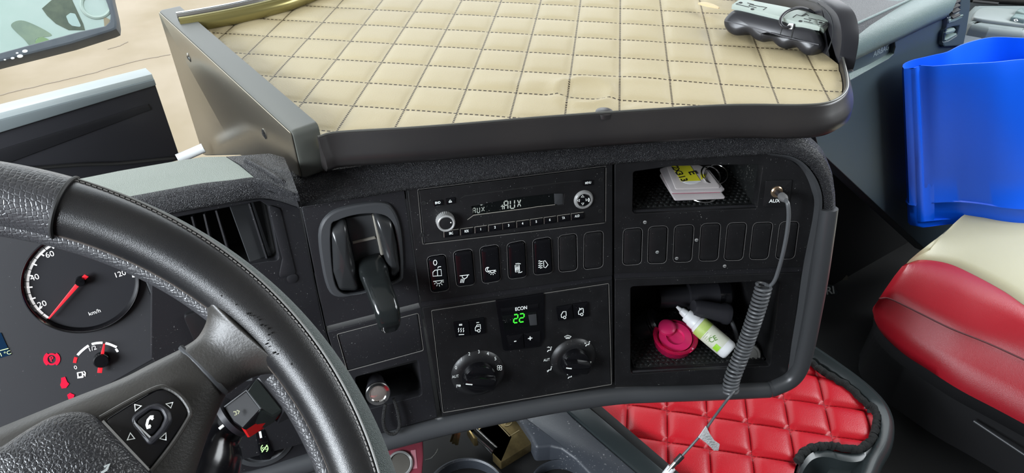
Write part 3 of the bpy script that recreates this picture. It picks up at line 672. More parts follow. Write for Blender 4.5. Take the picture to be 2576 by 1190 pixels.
m = MB(); m.rib(FM, [FM.px(*p) for p in r4((790, 385), (850, 345), (1500, 255), (1850, 205))] + [FM.px(*p) for p in S('R5', (300, 505), (880, 430), (1200, 405))], .0012, .0002, .0008); m.build('disc_slot', VOID, RA)
# volume knob
def knob(fr, u, v, R_, H_, par, mts, seg=36, d=0.0006, dot=None, nm='volume_knob'):
    x, y = fr.px(u, v, d); c = fr.w(x, y, d); m = MB()
    m.lathe(c, fr.n, [(R_ * 1.02, 0), (R_ * 1.02, H_ * .12), (R_, H_ * .2), (R_, H_ * .75), (R_ * .94, H_ * .95), (R_ * .84, H_), (R_ * .74, H_ * .96), (R_ * .70, H_ * .86)], 64, knurl=[R_ * .05] * 4 + [0] * 4)
    o = m.build(nm, mts[0], par); m = MB(); m.lathe(c + fr.n * H_ * .84, fr.n, [(R_ * .71, 0), (R_ * .70, H_ * .05), (R_ * .5, H_ * .07)], 40); m.build('knob_cap', mts[1], o)
    if dot: xx, yy = fr.px(*dot, H_); m = MB(); m.prism(fr, circ(x + R_ * .5, y + R_ * .05, R_ * .07, n=12), d + H_ * .9, d + H_ * .95); m.build('marking', MARK, o)
    return o
knob(FM, *S1('R4', 525, 750), .0092, .0095, RA, (SLV, BLK), dot=S1('R4', 632, 748))
# four-way pad
x, y = FM.px(*S1('R5', 1245, 755)); m = MB(); m.lathe(FM.w(x, y, .0006), FM.n, [(.0103, 0), (.0101, .001), (.0088, .0026), (.0074, .0028), (.0069, .0012)], 44); o = m.build('pad_ring', SLV, RA)
m = MB(); m.lathe(FM.w(x, y, .0006), FM.n, [(.0069, 0), (.0067, .0022), (.0056, .0028)], 8); pad = m.build('four_way_pad', GLS, RA)
k_ = Mk(FM, .0036, .0005); r5 = lambda *p: S('R5', *p)
for t_ in ([(1205, 715), (1235, 680), (1262, 712)], [(1208, 828), (1235, 862), (1258, 822)], [(1178, 755), (1132, 782), (1172, 802)], [(1290, 745), (1332, 764), (1295, 785)]): k_.l(r5(*t_), True)
k_.l(r5((1342, 730), (1355, 760), (1345, 800)), wd=.0012); k_.m.build('marking', MARK, pad)
def key(fr, q, par, word, hpx, uv=None, d=.0006, proud=.0012, mt=GLS, r=.0006, sx=1.0, mk=MARK, nm='button', bold=True):
    m = MB(); m.prism(fr, rq(fr, q, r), d - .001, d + proud, .0004); o = m.build(nm, mt, par)
    if word:
        cu = uv or (sum(p[0] for p in q) / 4, sum(p[1] for p in q) / 4); m = MB(); m.tpx(fr, word, *cu, hpx, d + proud + .0002, bold=bold, sx=sx); m.build('marking', mk, o)
    return o
key(FM, S('R4', (322, 432), (480, 405), (490, 500), (345, 518)), RA, 'BND', 6, S1('R4', 405, 465), sx=.72)
b_ = key(FM, S('R4', (530, 388), (690, 365), (690, 465), (545, 488)), RA, None, 7)
k_ = Mk(FM, .0021, .0005); k_.l(r4((588, 447), (612, 415), (638, 442)), True); k_.l(r4((588, 458), (640, 450))); k_.m.build('marking', MARK, b_)
key(FM, S('R5', (1225, 400), (1415, 385), (1415, 478), (1232, 495)), RA, 'MENU', 5.5, S1('R5', 1335, 447), sx=.7)
words = ['SRC', 'RDS', '1', '2', '3', '4', '5', '6', 'TA', 'AUD']
kx = [(288, 612, 405), (425, 596, 525), (545, 577, 640), (658, 562, 765), (775, 545, 875), (892, 528, 990), (1005, 510, 1105), (1120, 498, 1215), (1232, 482, 1330), (1345, 470, 1445)]
for wv, (xa, cyv, xb) in zip(words, kx):
    sl = -.135; ca = (xa + xb) / 2; base = 618 - (ca - 350) * .1365
    q = z4((xa, base - 26 - (xa - ca) * sl * -1 - 0), (xb, base - 26 + (xb - ca) * sl), (xb, base + 24 + (xb - ca) * sl), (xa, base + 24 + (xa - ca) * sl))
    q[0] = z4((xa, base - 26 + (xa - ca) * sl))[0]
    o = key(FM, q, RA, wv, 6, z4((ca, base))[0], sx=.62 if len(wv) > 1 else .85)
    m = MB(); m.rib(FM, [FM.px(*z4((xa - 2, base - 29 + (xa - ca) * sl))[0]), FM.px(*z4((xb + 2, base - 29 + (xb - ca) * sl))[0])], .0004, .0005, .0008); m.rib(FM, [FM.px(*z4((xa - 3, base - 28 + (xa - ca) * sl))[0]), FM.px(*z4((xa - 1, base + 24 + (xa - ca) * sl))[0])], .0003, .0005, .0008); m.build('dusty_gap', EDGE, o)
for u, v in (S1('R4', 175, 465), S1('R4', 145, 995), S1('R5', 1575, 385), S1('R5', 1565, 970)):
    x, y = FM.px(u, v); m = MB(); m.lathe(FM.w(x, y, .0006), FM.n, [(.0024, 0), (.0022, .0004), (.0015, .0004), (.0015, -.003)], 16, caps=False); m.prism(FM, circ(x, y, .0015, n=12), -.003, .0007); m.build('release_hole', VOID, RA)

# ================================================================== CLIMATE CONTROL
CL = thing('climate_control', FM.p3(1310, 1010), 'black climate control panel with green 22 readout and two round dials', 'climate control')
c1 = lambda *p: S('C1', *p)
centq = ccw(FM.P(c1((615, 182), (1018, 122), (1020, 500), (985, 565), (700, 600), (678, 590))))
m = MB(); m.plate(FM, off(clim_hole, .0008), [], -.011, 0, .0006); m.build('faceplate', BLK, CL)
m = MB(); m.prism(FM, rnd(centq, [.001] * len(centq)), -.001, .0016, .0006); m.build('centre_plate', GLS, CL)
key(FM, c1((655, 245), (970, 200), (975, 262), (665, 300)), CL, 'ECON', 8.5, c1((830, 252))[0], d=.0016, proud=.0008, sx=.8)
m = MB(); m.prism(FM, rq(FM, c1((665, 305), (955, 268), (965, 385), (690, 430)), .001), .0010, .0020, .0004); m.build('readout_window', DSP, CL)
m = MB(); m.prism(FM, rq(FM, c1((885, 297), (952, 290), (958, 380), (900, 385)), .0005), .002, .0024, .0003); m.build('window_side', RAIL, CL)
k_ = Mk(FM, .0022, .0014)
seg(k_, lambda *p: c1(*p), 768, 372, 34, 68, 'abged', .0012); seg(k_, lambda *p: c1(*p), 816, 366, 38, 68, 'abged', .0012)
k_.m.build('green_digits', GRN, CL)
key(FM, c1((705, 475), (840, 452), (850, 568), (725, 585)), CL, '-', 12, c1((780, 520))[0], d=.0016, proud=.0010)
key(FM, c1((848, 450), (985, 430), (985, 535), (858, 568)), CL, '+', 13, c1((905, 503))[0], d=.0016, proud=.0010)
def btn(pts, sym, wd=.0007):
    o = key(FM, c1(*pts), CL, None, 0, proud=.0014); k_ = Mk(FM, .0022, wd)
    for s_, cl in sym: k_.l(c1(*s_), cl)
    k_.m.build('marking', MARK, o)
def truck(x, y, s=1, arrow=False):
    L_ = [([(x - 18 * s, y + 22 * s), (x - 20 * s, y), (x - 4 * s, y - 28 * s), (x + 22 * s, y - 30 * s), (x + 24 * s, y + 8 * s)], False), (arc(x + 10 * s, y + 22 * s, 11 * s, 11 * s, 0, 340, 12), True), ([(x - 18 * s, y + 22 * s), (x - 4 * s, y + 22 * s)], False)]
    if arrow: L_.append(([(x - 12 * s, y - 34 * s), (x + 2 * s, y - 18 * s), (x + 12 * s, y - 34 * s)], False))
    return L_
btn([(262, 362), (388, 345), (402, 468), (285, 485)], [([(308 + dx, 448), (313 + dx, 436), (307 + dx, 425), (312 + dx, 414)], False) for dx in (0, 20, 40)] + [([(312, 470), (355, 467)], False), ([(315, 392), (338, 390), (338, 382), (315, 384)], True)])
btn([(395, 342), (520, 322), (530, 450), (410, 470)], truck(468, 415) + [([(458, 370), (480, 367)], False), ([(462, 402), (482, 398)], False)])
btn([(1118, 235), (1248, 212), (1258, 332), (1135, 348)], truck(1182, 305, .95)); btn([(1255, 210), (1380, 192), (1390, 310), (1268, 330)], truck(1325, 280, .95, True))
def dial(cx, cy, Rp, par, ang, nm):
    x, y = FM.px(*c1((cx, cy))[0]); xr, _ = FM.px(*c1((cx + Rp, cy))[0]); R_ = abs(xr - x)
    m = MB(); m.lathe(FM.w(x, y, 0), FM.n, [(R_, 0), (R_ * .98, .001), (R_ * .80, .0045), (R_ * .72, .005)], 64); o = m.build(nm, BLK, par)
    m = MB(); r2 = R_ * .62; m.lathe(FM.w(x, y, .004), FM.n, [(r2, 0), (r2 * 1.0, .006), (r2 * .92, .009), (r2 * .8, .010)], 48)
    kb = m.build('knob_base', GLS, o)
    f = Fr(FM.w(x, y, .012), FM.ex * cos(ang) + FM.ey * sin(ang), -FM.ex * sin(ang) + FM.ey * cos(ang)); m = MB()
    m.prism(f, rnd([(-r2 * 1.0, -r2 * .30), (-r2 * .2, -r2 * .48), (r2 * .95, -r2 * .42), (r2 * .95, r2 * .42), (-r2 * .2, r2 * .48), (-r2 * 1.0, r2 * .30)], r2 * .25), -.003, .010, .004); gr = m.build('dial_grip', GLS, o)
    m = MB(); m.rib(f, [(-r2 * .95, 0), (-r2 * .55, 0)], .0012, .0099, .0103); m.build('pointer', MARK, gr); return o, x, y
FD, fx, fy = dial(470, 790, 222, CL, radians(-18), 'fan_dial')
VD, vx, vy = dial(1262, 665, 185, CL, radians(-20), 'airflow_dial')
m = MB()
for s_, (u, v), h in [('P', (298, 898), 9), ('AUT', (283, 818), 8), ('0', (288, 745), 10), ('1', (332, 675), 10), ('2', (398, 630), 10), ('3', (478, 612), 10), ('4', (553, 628), 10), ('5', (616, 670), 10)]: m.tpx(FM, s_, *c1((u, v))[0], h * .85, .0058, sx=.75)
m.build('marking', MARK, FD)
m = MB(); m.tpx(FM, 'AUT', *c1((1042, 680))[0], 6.5, .003, sx=.75); m.build('marking', MARK, VD)
k_ = Mk(FM, .0058, .0005)
for a in range(4): k_.l(c1(*arc(650 + 13 * cos(a * pi / 2 + .8), 745 + 13 * sin(a * pi / 2 + .8), 10, 10, 0, 330, 10)), True)
for dx in (0, 7, 14): k_.l(c1((308 + dx, 885), (312 + dx, 893), (308 + dx, 902)))
k_.m.build('marking', MARK, FD)
k_ = Mk(FM, .0056, .0005)
k_.l(c1((1190, 486), (1218, 474), (1246, 484), (1232, 500), (1204, 502)), True)
for dx in (0, 9, 18): k_.l(c1((1208 + dx, 497), (1210 + dx, 487)))
def person(x, y, s_=1): 
    k_.l(c1((x + 18, y - 16), (x + 15, y + 2), (x - 4, y + 4), (x - 12, y + 16)), wd=.0009); k_.l(c1((x + 20, y - 22), (x + 22, y - 26)), wd=.0013)
for (x, y), ar in (((1378, 550), [(-20, -14), (-8, -10), (-18, -4)]), ((1388, 720), [(-30, -4), (-18, 0), (-30, 6)]), ((1232, 818), [(-20, -24), (-8, -20), (-18, -14)]), ((1062, 760), [(-16, 8), (-14, 20), (-4, 12)]), ((1060, 596), [(-14, -22), (0, -26), (12, -18)])):
    person(x, y); k_.l(c1(*[(x + a, y + b) for a, b in ar]), True, .0005)
k_.m.build('marking', MARK, VD)
# worn dusty outline of the two panels
m = MB(); m.rib(FM, off(clim_hole, -.0002), .0004, -.0006, .0001, True); dpart('dusty_panel_edge', m, mat('edge_wear', (0.2, .19, .175), .6))
m = MB(); m.rib(FM, off(radio_hole, -.0002), .00035, -.0004, .0002, True); dpart('dusty_panel_edge', m, bpy.data.materials['edge_wear'])
m = MB(); m.rib(FL, off(lid_hole, -.0002), .0004, -.0009, -.0003, True); dpart('dusty_panel_edge', m, bpy.data.materials['edge_wear'])

# ================================================================== PARKING BRAKE LEVER
CHK = mat('housing_satin', (0.022, 0.023, 0.024), 0.24)
PB = thing('brake_lever', FL.p3(930, 730), 'glossy black handbrake lever in a rounded housing beside the radio', 'lever')
l3 = lambda *p: S('L3', *p)
ring_o = spl(ccw(FL.P(l3((318, 300), (400, 170), (560, 110), (800, 82), (900, 130), (965, 300), (985, 620), (940, 720), (640, 805), (470, 830), (385, 760), (330, 520)))), 4, True); ring_o = [tuple(p) for p in ring_o]
m = MB(); m.plate(FL, ring_o, [lever_hole], .0001, .0035, .0026, .0010); m.build('bezel', RAIL, PB)
m = MB(); tub(FL, off(lever_hole, .0004), .045, m, .002, d0=-.0002); m.build('housing', GLS, PB)
for lob, nm in ((l3((405, 285), (530, 215), (562, 380), (602, 560), (650, 800), (480, 798), (420, 640)), 'left'), (l3((745, 165), (890, 205), (935, 400), (965, 640), (900, 712), (845, 560), (800, 380)), 'right')):
    o = rnd(ccw(FL.P(lob)), .005); n = len(o); cx = sum(p[0] for p in o) / n; cy = sum(p[1] for p in o) / n; rows = []
    for f, d in ((1, -.02), (1, -.004), (.93, .001), (.78, .0055), (.55, .008), (.25, .0092), (.02, .0095)): rows.append([FL.w(cx + (p[0] - cx) * f, cy + (p[1] - cy) * f, d) for p in o])
    m = MB(); m.loft(rows, closed=True, caps=True); m.build('housing_cheek', CHK, PB, smooth=70)
# gate behind the lever
m = MB(); gq = ccw(FL.P(l3((530, 215), (735, 190), (820, 500), (600, 560)), -.012)); m.prism(FL, gq, -.03, -.012, .001); m.build('gate', RAIL, PB)
m = MB(); m.prism(FL, ccw(FL.P(l3((585, 405), (760, 362), (772, 378), (590, 420)), -.01)), -.013, -.0095, .0008); m.prism(FL, ccw(FL.P(l3((740, 192), (756, 190), (826, 500), (806, 505)), -.01)), -.013, -.008, .0008); m.build('gate_edge', EDGE, PB)
lev = [((715, 540), -.012, 200, 60), ((735, 590), -.004, 232, 110), ((755, 650), .006, 250, 150), ((775, 720), .018, 232, 150), ((805, 800), .030, 222, 150), ((835, 880), .040, 222, 170), ((858, 950), .046, 216, 180), ((868, 1010), .047, 205, 170), ((872, 1050), .044, 190, 120), ((874, 1072), .040, 150, 60)]
rows = []; cs = []
for (x, y), d, wpx, hpx in lev: u, v = l3((x, y))[0]; cs.append((FL.p3(u, v, d), wpx, hpx, d))
for i, (c_, wpx, hpx, d) in enumerate(cs):
    a = cs[max(i - 1, 0)][0]; b = cs[min(i + 1, len(cs) - 1)][0]; t = (b - a).normalized(); sd = (FL.ex - t * FL.ex.dot(t)).normalized(); nn = sd.cross(t)
    rw = wpx * .31928 / FOC * c_.dot(FW) / 2 * .92; rh = .0095 if 0 < i < len(cs) - 2 else .006
    rows.append([c_ + sd * (rw * math.copysign(abs(cos(q)) ** .6, cos(q))) + nn * (rh * math.copysign(abs(sin(q)) ** .6, sin(q))) for q in [2 * pi * j / 28 for j in range(28)]])
m = MB(); R2 = []
for i in range(len(rows) - 1):
    for t in (0, .33, .66): R2.append([a.lerp(b, t) for a, b in zip(rows[i], rows[i + 1])])
R2.append(rows[-1]); m.loft(R2, closed=True, caps=True); m.build('lever_handle', mat('lever_gloss', (0.012, 0.014, 0.014), 0.14), PB, smooth=60)

# ================================================================== TRAY TABLE ON THE DASH
TZ = -0.305
TT = thing('dash_table', onz(1500, 330, -.36), 'dark rimmed dash-top tray table with upright side brackets, carrying a cream quilted mat', 'tray table')
edge = [(800, 347), (850, 335), (1000, 326), (1100, 319), (1200, 311), (1340, 299), (1500, 287), (1650, 277), (1800, 268), (1900, 266), (2000, 267), (2070, 263), (2108, 250), (2128, 230), (2131, 205), (2123, 165), (2112, 125), (2096, 85), (2075, 40)]
E3 = [onz(u, v, TZ + .003) for u, v in edge]; E3 = spl(E3, 5)
cen = V((0.05, .72, TZ))
def outw(i, P):
    t = (P[min(i + 1, len(P) - 1)] - P[max(i - 1, 0)]).normalized(); n = V((t.y, -t.x, 0)).normalized(); return n if n.dot(P[i] - cen) > 0 else -n
# rim: rounded lip and a deep apron leaning outwards to its foot
rows = []
for i, p in enumerate(E3):
    n = outw(i, E3); f = i / (len(E3) - 1); dp = .031 if f < .72 else .031 - .006 * (f - .72) / .28
    sec = [(-.0022, -.010), (-.0022, 0), (-.0012, .0014), (.0006, .0012), (.0022, -.001), (.005, -.010), (.010, -dp * .5), (.011, -dp * .8), (.006, -dp), (-.004, -dp - .002), (-.006, -dp)]
    rows.append([p + n * a + V((0, 0, z)) for a, z in sec])
m = MB(); m.loft(rows, closed=True, caps=True); m.build('rim', RMB, TT, smooth=50)
rows = []
for i, p in enumerate(E3):
    n = outw(i, E3); rows.append([p + n * (.0003 + .0011 * cos(a)) + V((0, 0, .0012 + .0011 * sin(a))) for a in [2 * pi * k_ / 8 for k_ in range(8)]])
m = MB(); m.loft(rows, closed=True, caps=True); m.build('rim_piping', mat('rim_bright_lip', (0.22, 0.22, 0.20), .28, metal=.7), TT)
back = [onz(u, v, TZ) for u, v in [(2060, 0), (1960, -70), (1700, -95), (1400, -80), (1100, -50), (760, 0), (640, 22), (492, 52)]]
base_out = [(p.x, p.y) for p in E3] + [(p.x, p.y) for p in spl(back, 4)]
base_in = ccw(base_out)
m = MB(); m.prism(flat(TZ - .012), off(base_in, .002), -.006, 0, 0); m.build('table_base', RMB, TT)
def bump_ring(p):
    c_ = V(onz(1470, 225, TZ).xy); d = (V((p[0], p[1])) - c_); r = sqrt((d.x / 1.0) ** 2 + (d.y / 1.0) ** 2)
    z = .0030 * math.exp(-((r - .027) / .006) ** 2) - .0015 * math.exp(-(r / .02) ** 2)
    c2 = V(onz(1585, 255, TZ).xy); z -= .002 * math.exp(-((V((p[0], p[1])) - c2).length / .004) ** 2)
    c3 = V(onz(1620, 190, TZ).xy); d = V((p[0], p[1])) - c3; z += .002 * math.exp(-(d.x / .05) ** 2 - (d.y / .012) ** 2)
    c3 = V(onz(1350, 205, TZ).xy); d = V((p[0], p[1])) - c3; z += .0016 * math.exp(-(d.x / .05) ** 2 - (d.y / .012) ** 2)
    return z
quilt('quilted_mat', off(base_in, .0032), (-0.25602193, 0.96449579), (0.0495801, -0.00748052), (-0.00618975, -0.04937482), TZ - .004, .0026, CRM,
      'cream quilted leather mat with brown stitching on the dash tray', 'mat', step=.005, extra=bump_ring, thick=.0075)
# small dark half round clip on the front lip
c_ = onz(1522, 288, TZ + .003); m = MB(); m.lathe(c_ + V((0, .006, -.004)), V((0, 0, 1)), [(.0085, 0), (.008, .004), (.005, .0052)], 24); m.build('lip_clip', RMB, TT)
# left bracket: upright fin
fd = (onz(398, 25, TZ + .010) - onz(735, 335, TZ + .010)); fd.z = 0; fd.normalize()
FF = Fr(onz(735, 335, TZ + .010), -fd, V((0, 0, 1)))       # frame on the fin's left face: x towards the driver
if FF.n.dot(onz(600, 200, TZ)) > 0: pass
fo = rnd(ccw(FF.P([(397, 24), (735, 333), (762, 452), (700, 420), (600, 392), (512, 393)])), [.006, .012, .002, .002, .002, .002] if area(FF.P([(397, 24), (735, 333), (762, 452), (700, 420), (600, 392), (512, 393)])) > 0 else .006)
thk = .024
m = MB(); m.prism(FF, fo, -thk, 0.0, .0035)
# soften the far edge too
fin = m.build('side_bracket', mat('bracket_edge_grey', (0.075, 0.078, 0.068), 0.42), TT)
m = MB(); m.prism(FF, off(fo if area(fo) > 0 else fo[::-1], .0022), 0.0, .0007, .0004); m.build('metal_face', FIN, fin, plabel='brushed metal outer face of the left bracket')
for u, v in ((477, 144), (667, 336)):
    x, y = FF.px(u, v); mm = MB(); mm.lathe(FF.w(x, y, .0005), FF.n, [(.0052, -.001), (.0052, .0008), (.003, .0016)], 24); sc_ = mm.build('screw', STL, fin)
    mm = MB(); mm.prism(FF, circ(x, y, .0024, n=6), .0016, .0024); mm.build('screw_socket', INK, sc_)
# right bracket: dark rounded upright behind the handset
ra, rb = onz(2127, 200, TZ - .01), onz(1850, -20, TZ - .01); rd = (ra - rb).normalized(); FRB = Fr(rb, rd, V((0, 0, 1)))
out = [(1850, -60), (2020, -14), (2070, 4), (2100, 28), (2113, 60), (2116, 100), (2110, 145), (2102, 178), (2092, 172), (1980, 90), (1840, 10)]
m = MB(); m.prism(FRB, [tuple(p) for p in spl(ccw(FRB.P(out)), 4, True)], -.020, 0, .006)
rbk = m.build('side_bracket', HND, TT)
m = MB(); q = FRB.P([(1830, -40), (2020, -2), (2062, 14), (2085, 34), (2095, 60), (2095, 95), (2080, 135), (1980, 80), (1850, 5)]); m.rib(FRB, [tuple(p) for p in spl(q[:7], 4)], .0012, -.0002, .0008); m.build('bracket_crease', RAIL, rbk)
# rear rail by the windscreen
rl = [onz(u, v, TZ + .006) for u, v in [(455, 64), (500, 57), (600, 38), (700, 14), (760, -6), (900, -60)]]
m = MB(); m.tube(spl(rl, 5), .0095, 16); m.build('rear_rail', mat('rail_olive_metal', (0.22, 0.19, 0.07), .25, metal=.6), TT)
rl2 = [p + CABF * .008 + V((0, 0, .007)) for p in rl]; m = MB(); m.tube(spl(rl2, 5), .006, 12); m.build('rear_rail_edge', STL, TT)

# wood chip on the mat
wf = Fr(onz(1760, 12, TZ + .003), (onz(1808, 36, TZ + .003) - onz(1760, 12, TZ + .003)), V((0, .5, 1)))
m = MB(); a, b = onz(1762, 13, TZ + .003), onz(1806, 34, TZ + .003); t = (b - a).normalized(); sd = V((0, 0, 1)).cross(t); rows = []
for f, w_, h_ in ((0, .0045, .003), (.25, .0055, .004), (.6, .0045, .004), (.85, .003, .003), (1, .0012, .002)):
    c_ = a.lerp(b, f) + V((0, 0, .002 + .004 * f)); rows.append([c_ - sd * w_, c_ + sd * w_ * .8, c_ + sd * w_ * .6 + V((0, 0, h_ * .6)), c_ - sd * w_ * .9 + V((0, 0, h_ * .6))])
m.loft(rows, closed=True, caps=True); m.build('wood_chip', WOD, None, 'small pale splinter of wood lying on the cream quilted mat', 'wood chip')

# ================================================================== HANDSET
h3 = lambda *p: S('H3', *p)
ZB = TZ + .002
La, Lb = onz(*h3((330, 540))[0], ZB), onz(*h3((1700, 900))[0], ZB); hx = (Lb - La); hx.z = 0; hx.normalize(); hn = V((hx.y, -hx.x, 0))
HF = Fr(La, hx, V((0, 0, 1)) * cos(.35) - hn * sin(.35) * -1 * -1)
HF = Fr(La.lerp(Lb, .5) + V((0, 0, .003)), hx, V((0, 0, 1)) * cos(.45) - hn * sin(.45))
HS = thing('handset', La.lerp(Lb, .5), 'black finger-grip handset with pale grey face and ring cable lying on the cream mat', 'handset')
prof = h3((345, 330), (400, 175), (470, 130), (700, 175), (1200, 300), (1450, 380), (1700, 440), (1800, 480), (1850, 560), (1890, 700), (1880, 760), (1800, 850), (1700, 900), (1580, 880), (1490, 800), (1420, 745), (1340, 765), (1270, 785), (1170, 765), (1090, 700), (1030, 645), (950, 655), (880, 675), (780, 645), (700, 580), (640, 530), (560, 545), (450, 570), (340, 530), (265, 440), (250, 340), (290, 240))
prof = h3((345, 200), (430, 150), (560, 160), (900, 240), (1200, 310), (1440, 385), (1700, 450), (1800, 500), (1845, 590), (1890, 740), (1800, 850), (1700, 900), (1580, 880), (1490, 800), (1420, 745), (1340, 765), (1270, 785), (1170, 765), (1090, 700), (1030, 645), (950, 655), (880, 675), (780, 645), (700, 580), (640, 530), (560, 545), (450, 570), (340, 530), (265, 440), (250, 320))
pp = [tuple(p) for p in spl(HF.P(prof), 3, True)]
m = MB(); m.prism(HF, pp, -.030, .001, .007); body = m.build('grip_body', HND, HS, smooth=60)
m = MB(); sl = [HF.p3(u, v, .0012) for u, v in h3((285, 345), (600, 420), (900, 500), (1200, 590), (1400, 640), (1650, 700), (1850, 745))]; m.tube(spl(sl, 4), .0005, 6); m.build('mould_line', mat('mould_grey', (0.10, 0.10, 0.11), .4), body)
m = MB(); s2 = [HF.p3(u, v, .0012) for u, v in h3((1448, 400), (1420, 500), (1392, 640))]; m.tube(spl(s2, 3), .0007, 6); s2 = [HF.p3(u, v, .0012) for u, v in h3((1240, 460), (1205, 590))]; m.tube(s2, .0004, 6); m.build('mould_groove', INK, body)
m = MB(); pan = ccw(HF.P(h3((430, 190), (700, 230), (1180, 350), (1190, 420), (1100, 440), (700, 350), (400, 260)))); 
# pale face plate: lies along the top, tilted to the back
TF = Fr(HF.p3(*h3((1200, 300))[0], -.001), HF.ex, (-hn * cos(.12) + V((0, 0, 1)) * sin(.12)))
fq = h3((405, 95), (530, 2), (560, -10), (1340, 140), (1650, 215), (2020, 320), (2045, 350), (1870, 455), (1450, 385), (1200, 295))
m = MB(); m.prism(TF, ccw(TF.P(fq)), -.004, .0015, .0006); face = m.build('face_plate', HNG, HS)
# end block on the right, grey, slanting down
eb = h3((1870, 450), (2050, 335), (2095, 520), (2085, 560), (1895, 735), (1885, 600))
a3 = HF.p3(*eb[0], -.0); EF = Fr(a3, (HF.p3(*h3((2050, 335))[0], -.028) - a3), V((0, 0, 1)) + hx * .3)
m = MB(); m.prism(EF, ccw(EF.P(eb)), -.010, .0045, .0012); m.build('end_block', HNG, HS)
k_ = MB(); fl = lambda pts, wd=.0009, cl=False: k_.rib(TF, [TF.px(u, v, .0016) for u, v in h3(*pts)], wd, .0014, .0018, cl)
fl(((530, 45), (470, 65), (590, 95), (690, 120))); fl(((660, 48), (770, 75))); fl(((690, 95), (700, 75), (860, 105))); fl(((690, 100), (810, 130))); fl(((860, 105), (985, 125), (925, 165))); fl(((1420, 290), (1480, 245), (1560, 265), (1640, 225))); fl(((1560, 265), (1580, 270), (1650, 240), (1680, 262)))
fl(((1680, 300), (1820, 330))); fl(((1600, 310), (1720, 335), (1690, 355))); fl(((1600, 355), (1760, 390))); fl(((1780, 395), (1890, 415))); fl(((1830, 330), (1980, 365), (1890, 410))); fl(((1910, 440), (1985, 380), (1990, 400), (1925, 465)), .0014)
for u, v in ((550, 45), (745, 152), (1545, 352), (1880, 378)):
    x, y = TF.px(*h3((u, v))[0], .0016); k_.prism(TF, circ(x, y, .0020, .0020, n=16), .0014, .0018)
k_.build('groove_marking', INK, face)
m = MB(); x, y = HF.px(*h3((1372, 440))[0], .001); m.prism(HF, rnd([(x - .004, y - .003), (x + .0035, y - .0025), (x + .003, y + .004), (x - .002, y + .003)], .001), .0008, .0022, .0005); m.build('pale_clip', WHP, HS)
# cable: rises in a ring over the handset and drops behind the tray edge
ring = [HF.p3(*h3((1365, 445))[0], .004), HF.p3(*h3((1290, 460))[0], .007), HF.p3(*h3((1215, 400))[0], .009), HF.p3(*h3((1225, 290))[0], .006), HF.p3(*h3((1330, 190))[0], -.002), HF.p3(*h3((1500, 135))[0], -.012), HF.p3(*h3((1680, 165))[0], -.022), HF.p3(*h3((1800, 250))[0], -.034), HF.p3(*h3((1900, 320))[0], -.046), HF.p3(*h3((2020, 430))[0], -.046), HF.p3(*h3((2110, 520))[0], -.040),
        HF.p3(*h3((2180, 640))[0], -.030), HF.p3(*h3((2215, 760))[0], -.025), HF.p3(*h3((2225, 900))[0], -.03)]
m = MB(); m.tube(spl(ring, 8), .0017, 10); m.build('cable', HND, HS)

# ================================================================== STEERING WHEEL
RWX = .2283
SWC = V((-0.27897687, 0.10488574, -0.32366228)); az, ti = -0.97832231, 0.64037696; RW = .2283
WN = V((sin(ti) * cos(az), sin(ti) * sin(az), cos(ti))); we1 = V((0, 0, 1)).cross(WN).normalized(); we2 = WN.cross(we1)
WH = thing('steering_wheel', SWC, 'large black leather steering wheel with grey suede outer edge and phone buttons', 'steering wheel')
def wpt(t, r=RW, h=0): return SWC + (we1 * cos(t) + we2 * sin(t)) * r + WN * h
def tof(u, v):
    r = ray(u, v); p = r * (SWC.dot(WN) / r.dot(WN)) - SWC; return math.atan2(p.dot(we2), p.dot(we1))
T0, T1 = tof(0, 508), tof(888, 1190)
if T1 > T0: T1 -= 2 * pi if (T1 - T0) > pi else 0
def band(t0, t1, a0, a1, r, h0=0, dr=0, n=90, m_=14, th=.002, prof=None):
    """patch of the rim between wheel angles t0..t1 and section angles a0..a1 (0 = outward, 90 = towards the driver)"""
    rows = []; rows2 = []
    for i in range(n + 1):
        t = t0 + (t1 - t0) * i / n; o = []; q = []
        for j in range(m_ + 1):
            a = a0 + (a1 - a0) * j / m_; rr = r(t, a) if callable(r) else r
            o.append(wpt(t, RW + dr + rr * cos(a), h0 + rr * sin(a))); q.append(wpt(t, RW + dr + (rr - th) * cos(a), h0 + (rr - th) * sin(a)))
        rows.append(o + q[::-1])
    mb = MB(); mb.loft(rows, closed=True, caps=True); return mb
R0 = .0150; d2r = radians
tw = lambda u, v: tof(u, v)
full0, full1 = T0 + .35, T1 - .9
lo, hi = min(full0, full1), max(full0, full1)
rows = [[wpt(lo + (hi - lo) * i / 150, RW + (R0 - .001) * cos(a), (R0 - .001) * sin(a)) for a in [2 * pi * k_ / 24 for k_ in range(24)]] for i in range(151)]
m = MB(); m.loft(rows, closed=True, caps=True); m.build('rim', LEA, WH, smooth=70)
tj = tof(170, 520)                                   # joint of the grip section
m = band(tj, full1, d2r(22), d2r(172), R0 + .0008); m.build('leather_cover', LEA, WH, smooth=70)
seam_a = lambda t: d2r(24 + 44 * max(0, min(1, abs(t - tj) / 1.0)))
rows = []
for i in range(121):
    t = full0 + (full1 - full0) * i / 120; o = []; q = []
    for j in range(13):
        a = d2r(-40) + (seam_a(t) - d2r(-40)) * j / 12; rr = R0 + .0020; o.append(wpt(t, RW + rr * cos(a), rr * sin(a))); q.append(wpt(t, RW + (rr - .003) * cos(a), (rr - .003) * sin(a)))
    rows.append(o + q[::-1])
m = MB(); m.loft(rows, closed=True, caps=True); m.build('suede_edge', SUE, WH, smooth=70)
sgn = 1 if full1 > full0 else -1
m = band(full0, tj + sgn * -.0, d2r(22), d2r(178), R0 + .0022); m.build('honeycomb_grip', HEX, WH, smooth=70)
